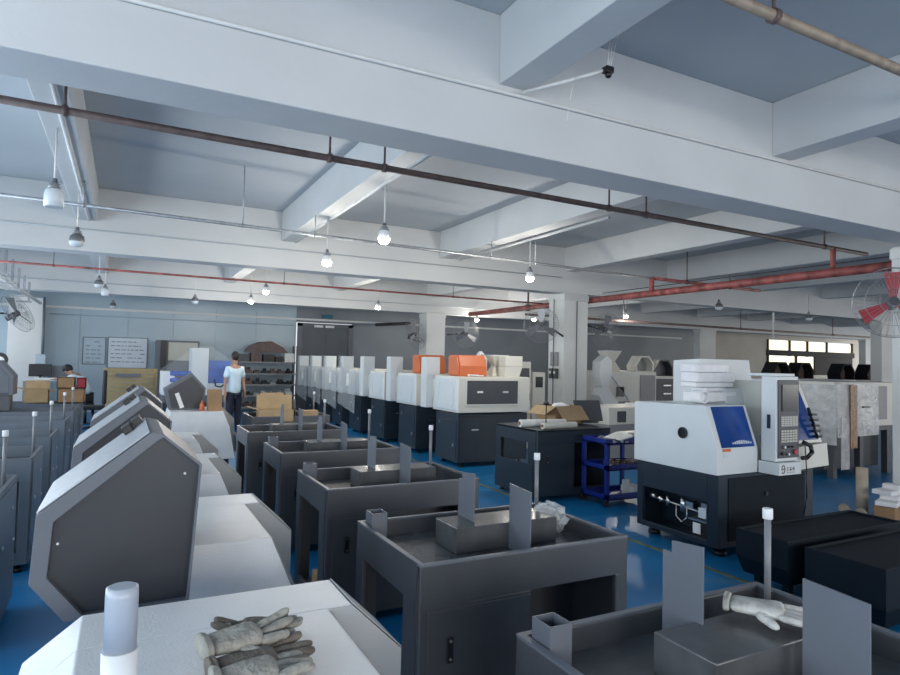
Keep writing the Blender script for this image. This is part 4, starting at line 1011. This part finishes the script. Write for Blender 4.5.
pipe('sprinkler_pipe', 'tan pipe high in the nearest bay at the top right corner', [(1.0, 2.13, 3.5), (7.0, 2.16, 3.5)], .03, 'tan', [(.34, 3.9), (.9, 3.9)])
pipe('conduit', 'thin conduit fixed along the face of the nearest beam', [(LXp, 3.44, 3.33), (7.9, 3.44, 3.42)], .012, 'wpipe')
pipe('conduit', 'thin dark wire running along the face of the second beam', [(LXp, 9.88, 3.3), (7.6, 9.88, 3.3)], .01, 'slab')
pipe('conduit', 'thin pale wire along the third beam far back', [(LXp, 16.28, 3.2), (15, 16.28, 3.2)], .012, 'slab')
pipe('conduit', 'pale conduit under the ceiling rib at the left', [(-.50, 4.6, 3.42), (-.50, 9.8, 3.42)], .02, 'wpipe')
pipe('conduit', 'pale conduit under the ceiling rib left of centre', [(2.32, 4.9, 3.42), (2.32, 9.8, 3.42)], .02, 'wpipe')
pipe('conduit', 'pale conduit under the ceiling rib right of centre', [(5.25, 5.9, 3.42), (5.25, 9.8, 3.42)], .02, 'wpipe')
pipe('conduit', 'thin horizontal conduit above the whiteboards on the far wall', [(-1.8, FY-.03, 2.62), (4.6, FY-.03, 2.60)], .012, 'wall')
pipe('cable_tray', 'black cable tray run before the slate wall beside the third column', [(7.0, 18.6, 2.70), (8.2, 18.6, 2.8)], .05, 'black')
pipe('fan_pole', 'white pole hanging down in the far right bay', [(14.5, 10.2, 3.9), (14.5, 10.2, 2.35)], .022, 'wpipe')
# bracket ladder, top left
t = thing('cable_ladder', 'bracketed cable ladder in the far left corner under the ceiling', 'cable ladder', (-1.85, 14., -.1))
MB().tube((-.2, -1.5, 3.05), (.15, 2.4, 2.78), .035).build('rail', 'wpipe', t)
for k in range(5):
    y = -1.2+.75*k; z = 3.02-.06*k
    MB().box(-.22, .05, y, y+.05, z-.04, z).box(-.02, .02, y, y+.04, z, z+.4).build('bracket', 'steel', t)
pipe('conduit', 'dark pipe down the left far corner to the desk', [(-1.87, 18.85, 3.0), (-1.86, 18.85, 1.3)], .03, 'plate')
# security camera on a white arm
t = thing('camera_arm', 'white conduit arm with a small black camera hanging off the nearest beam', 'camera', (2.27, 3.42, 3.39))
MB().path([(0, 0, 0), (.2, -.3, .02), (.34, -.42, .06)], .012).build('arm', 'wpipe', t)
c_ = MB().box(.33, .39, -.46, -.41, .04, .08).ball((.36, -.44, .03), .022); c_.build('camera_head', 'black', t, bevel=.004)
w = MB()
for k in range(3): w.path([(.36+.01*k, -.43, .07), (.40+.03*k, -.4, .3), (.42+.05*k, -.45, .5)], .0035, 6)
w.build('loose_wire', 'wpipe', t)
MB().path([(.2, -.3, .0), (.17, -.3, -.12), (.16, -.28, -.26)], .003, 6).build('loose_wire', 'wpipe', t)
o = MB().box(-.13, .13, -.03, .03, -.04, 0).build('ceiling_bracket', 'wpipe'); o.location = (2.45, 5.2, 3.43) if 0 else (1.8, 4.2, 3.9); 
tag(o, 'short pale bracket on the ceiling behind the nearest beam', 'bracket')

# ---------------------------------------------------------------- hanging bulbs
def make_bulb(label, m):
    t = thing('hanging_bulb', label, 'lamp', (0, 0, 0))
    MB().tube((0,0,.12), (0,0,.55), .009).build('stem', 'wpipe', t)
    MB().lathe([(.045, .055), (.05, .07), (.03, .08), (.045, .09), (.022, .10), (.018, .135)]).build('socket', 'steel', t)
    if m == 'bulb_on':
        MB().lathe([(.058, -.02), (.062, -.015), (.062, .02), (.05, .045), (.045, .056)], n=24).build('collar', 'capw', t)
    MB().lathe([(.015, -.085), (.04, -.078), (.055, -.06), (.06, -.03), (.058, -.02)] if m == 'bulb_on' else [(.018, -.085), (.05, -.075), (.07, -.05), (.078, -.01), (.072, .03), (.045, .055)] if m != 'bulb_off' else [(.06, -.10), (.07, -.095), (.073, .0), (.06, .04), (.04, .055)], n=24).build('bulb', m, t)
    if m == 'bulb_dark':
        MB().lathe([(.02, -.09), (.06, -.075), (.075, -.045), (.08, -.03)], n=24).build('lens', 'bulb_off', t)
    return t
bulbs = [(-.56, 5.97, 'bulb_off', 'unlit jar-shaped bulb nearest the camera at upper left'), (-.527, 8.14, 'bulb_dark', 'unlit dark-collared bulb right of the jar-shaped one'),
         (-.467, 13.0, 'bulb_dark', 'unlit dark-collared bulb far left in the third bay'), (-.41, 14.59, 'bulb_off', 'small unlit white bulb behind the far left dark one'),
         (-.327, 18.6, 'bulb_dark', 'small unlit bulb hanging near the far wall above the whiteboards'),
         (2.335, 6.02, 'bulb_on', 'lit bulb nearest the camera, centre left of the ceiling'), (2.287, 7.92, 'bulb_on', 'lit bulb just left of and behind the nearest lit one'),
         (2.344, 12.18, 'bulb_on', 'lit bulb in the third bay, right of a close pair'), (2.479, 14.56, 'bulb_on', 'lit bulb in the third bay, left of a close pair'),
         (5.33, 14.03, 'bulb_on', 'lit bulb left of the third column'), (5.255, 7.6, 'bulb_on', 'lit bulb left of the second column, large'),
         (9.31, 16.2, 'bulb_on', 'lit bulb right of the third column above the orange box'), (10.3, 14.66, 'bulb_on', 'lit bulb behind the caged fan left of the second column'),
         (11.36, 12.1, 'bulb_on', 'lit bulb right of the second column'), (11.03, 9.0, 'bulb_dark', 'unlit dark bulb below the red main at right'),
         (15.0, 9.6, 'bulb_dark', 'unlit dark bulb before the bright windows'), (1.39, 15.5, 'bulb_dark', 'small unlit bulb above the blue wrapped machine')]
protoB = {}
for x, y, m, l in bulbs:
    if m not in protoB:
        b = make_bulb(l, m); b['group'] = 'bulbs hanging from the ceiling'; protoB[m] = b; b.location = (x, y, 2.88)
    else: b = copy_tree(protoB[m], l, (x, y, 2.88))
    if m == 'bulb_on':
        ld = bpy.data.lights.new('bulb_light', 'POINT'); ld.energy = 26; ld.color = (1, .94, .84); ld.shadow_soft_size = .08
        lo = bpy.data.objects.new('bulb_light', ld); col.objects.link(lo); lo.location = (0, 0, -.18); lo.parent = b

# ---------------------------------------------------------------- caged wall fans
def fan(label, loc, rz, tilt, r=.36, blade='steel', arm=None):
    t = thing('wall_fan', label, 'fan', loc, rz, 'caged wall fans')
    cg = MB(); n_ = 40
    for rr_, y in ((r, 0), (r*.98, -.09), (r*.7, -.13), (r*.35, -.15)):
        pts = [(rr_*math.cos(2*PI*k/n_), y, rr_*math.sin(2*PI*k/n_)) for k in range(n_+1)]
        for a, b in zip(pts, pts[1:]): cg.tube(a, b, .0045 if rr_ == r else .0025, 5, caps=False)
    for k in range(36):
        a = 2*PI*k/36; c, s_ = math.cos(a), math.sin(a)
        pts = [(r*c, 0, r*s_), (r*.98*c, -.09, r*.98*s_), (r*.7*c, -.13, r*.7*s_), (.05*c, -.155, .05*s_)]
        for p, q in zip(pts, pts[1:]): cg.tube(p, q, .0022, 4, caps=False)
        cg.tube((r*c, 0, r*s_), (.08*c, .09, .08*s_), .0022, 4, caps=False)
    cg.rot(tilt, 'X').build('cage', 'steel', t)
    bl = MB()
    for k in range(3):
        a = 2*PI*k/3+.5
        q = MB().hexa([(.04, -.03, -.03), (r*.85, -.07, -.09), (r*.85, -.065, -.09), (.04, -.025, -.03)], [(.04, -.01, .03), (r*.88, .01, .07), (r*.88, .015, .07), (.04, -.005, .03)]).rot(a, 'Y')
        off = len(bl.v); bl.v += q.v; bl.f += [[i+off for i in f] for f in q.f]; bl.sm += q.sm
    bl.rot(tilt, 'X').build('blades', blade, t)
    MB().tube((0, -.05, 0), (0, .2, 0), .06, 16).rot(tilt, 'X').build('motor', 'slate', t)
    if arm: MB().path([(0, .18, 0)]+arm, .018).build('arm', 'black', t)
    return t
fan('caged wall fan mounted left of the second column', (7.13, 9.9, 2.33), -.5, -.05, .34, 'steel', [(.25, .25, -.05), (.45, .12, -.2)])
fan('caged wall fan right behind the second column, above the cream hopper', (9.6, 10.9, 2.40), .1, .3, .38, 'steel', [(-.3, .3, .1), (-.9, -.2, .25)])
fan('caged wall fan left of the third column, tilted to the side', (7.2, 16.0, 2.33), .55, -.3, .44, 'steel', [(.1, .3, -.1), (.55, .15, -.2)])
fan('caged wall fan right of the third column', (8.95, 16.2, 2.42), -.1, .1, .40, 'steel', [(-.2, .25, 0), (-.6, 0, -.05)])
fan('large caged fan with red blades on the right column', (7.38, 3.78, 2.34), -1.0, -.05, .38, 'rubber', [(.15, .12, 0), (.3, .0, 0)])
fan('grey caged fan at the far left wall seen from the side', (-1.95, 15.0, 2.35), 1.2, -.5, .4, 'steel', [(-.1, .25, 0), (-.4, .4, 0)])
# sockets and cables on the second column
t = thing('socket_box', 'pair of black power sockets on the left side of the second column', 'socket', (7.67, 10.05, 1.3))
for y in (0, .14): 
    b_ = MB().box(-.05, 0, y, y+.11, 0, .2).build('socket', 'slate', t, bevel=.004); MB().tube((-.052, y+.055, .12), (-.06, y+.055, .12), .03).build('outlet', 'paper', b_)
t = thing('switch_box', 'two slim grey switch boxes above the sockets on the second column', 'switch', (7.67, 10.05, 1.55))
for y in (0, .14): MB().box(-.03, 0, y, y+.09, 0, .28).build('box', 'house_side', t)
pipe('conduit', 'thin grey conduit down the front of the second column', [(7.98, 9.875, 2.85), (7.98, 9.875, .05)], .01, 'plate')
pipe('cable', 'black cable hanging down the left side of the right column', [(7.66, 3.8, 2.75), (7.65, 3.7, 2.2), (7.66, 3.72, 1.7), (7.65, 3.66, 1.2), (7.66, 3.7, .7)], .008, 'black')
pipe('cable', 'thin cable on the left side of the second column', [(7.655, 10.2, 2.9), (7.655, 10.2, .6)], .008, 'wire')

# ---------------------------------------------------------------- light
wld = bpy.data.worlds.new('world'); bpy.context.scene.world = wld; wld.use_nodes = True
bg = wld.node_tree.nodes['Background']; bg.inputs[0].default_value = (.95, .97, 1, 1); bg.inputs[1].default_value = 1.1
def area(name, loc, rot, sx, sy, e, c):
    l = bpy.data.lights.new(name, 'AREA'); l.shape = 'RECTANGLE'; l.size = sx; l.size_y = sy; l.energy = e; l.color = c
    o = bpy.data.objects.new(name, l); col.objects.link(o); o.location = loc; o.rotation_euler = rot; return o
for a, b in lw:
    area('window_fill_light', (LX-.2, (a+b)/2, 1.95), (0, -PI/2, 0), 2.0, b-a, (36 if a < 14 else 14)*(b-a), (.74, .88, 1))
for x in (-.5, 4, 8, 12):
    area('window_fill_light', (x, BY-.2, 1.9), (PI/2, 0, 0), 3.2, 2.0, 135 if x < 6 else 75, (1, .985, .95))
for a, b in [(-3, 2), (3, 8), (9, 14), (15, 19)]:
    area('window_fill_light', (RX+.05, (a+b)/2, 1.95), (0, PI/2, 0), 2.0, b-a, 60*(b-a), (1, .94, .84))  # fill lamps added in unseen right-hand openings to brighten the far hall
area('window_fill_light', (22, BY-.2, 1.9), (PI/2, 0, 0), 9., 2.0, 420, (1, .97, .92))  # unseen fill lamp added behind the camera for the dark right bays
sc = bpy.context.scene
sc.view_settings.view_transform = 'Standard'; sc.view_settings.look = 'None'; sc.view_settings.exposure = 0
sc.cycles.max_bounces = 8; sc.cycles.diffuse_bounces = 5; sc.cycles.use_denoising = True
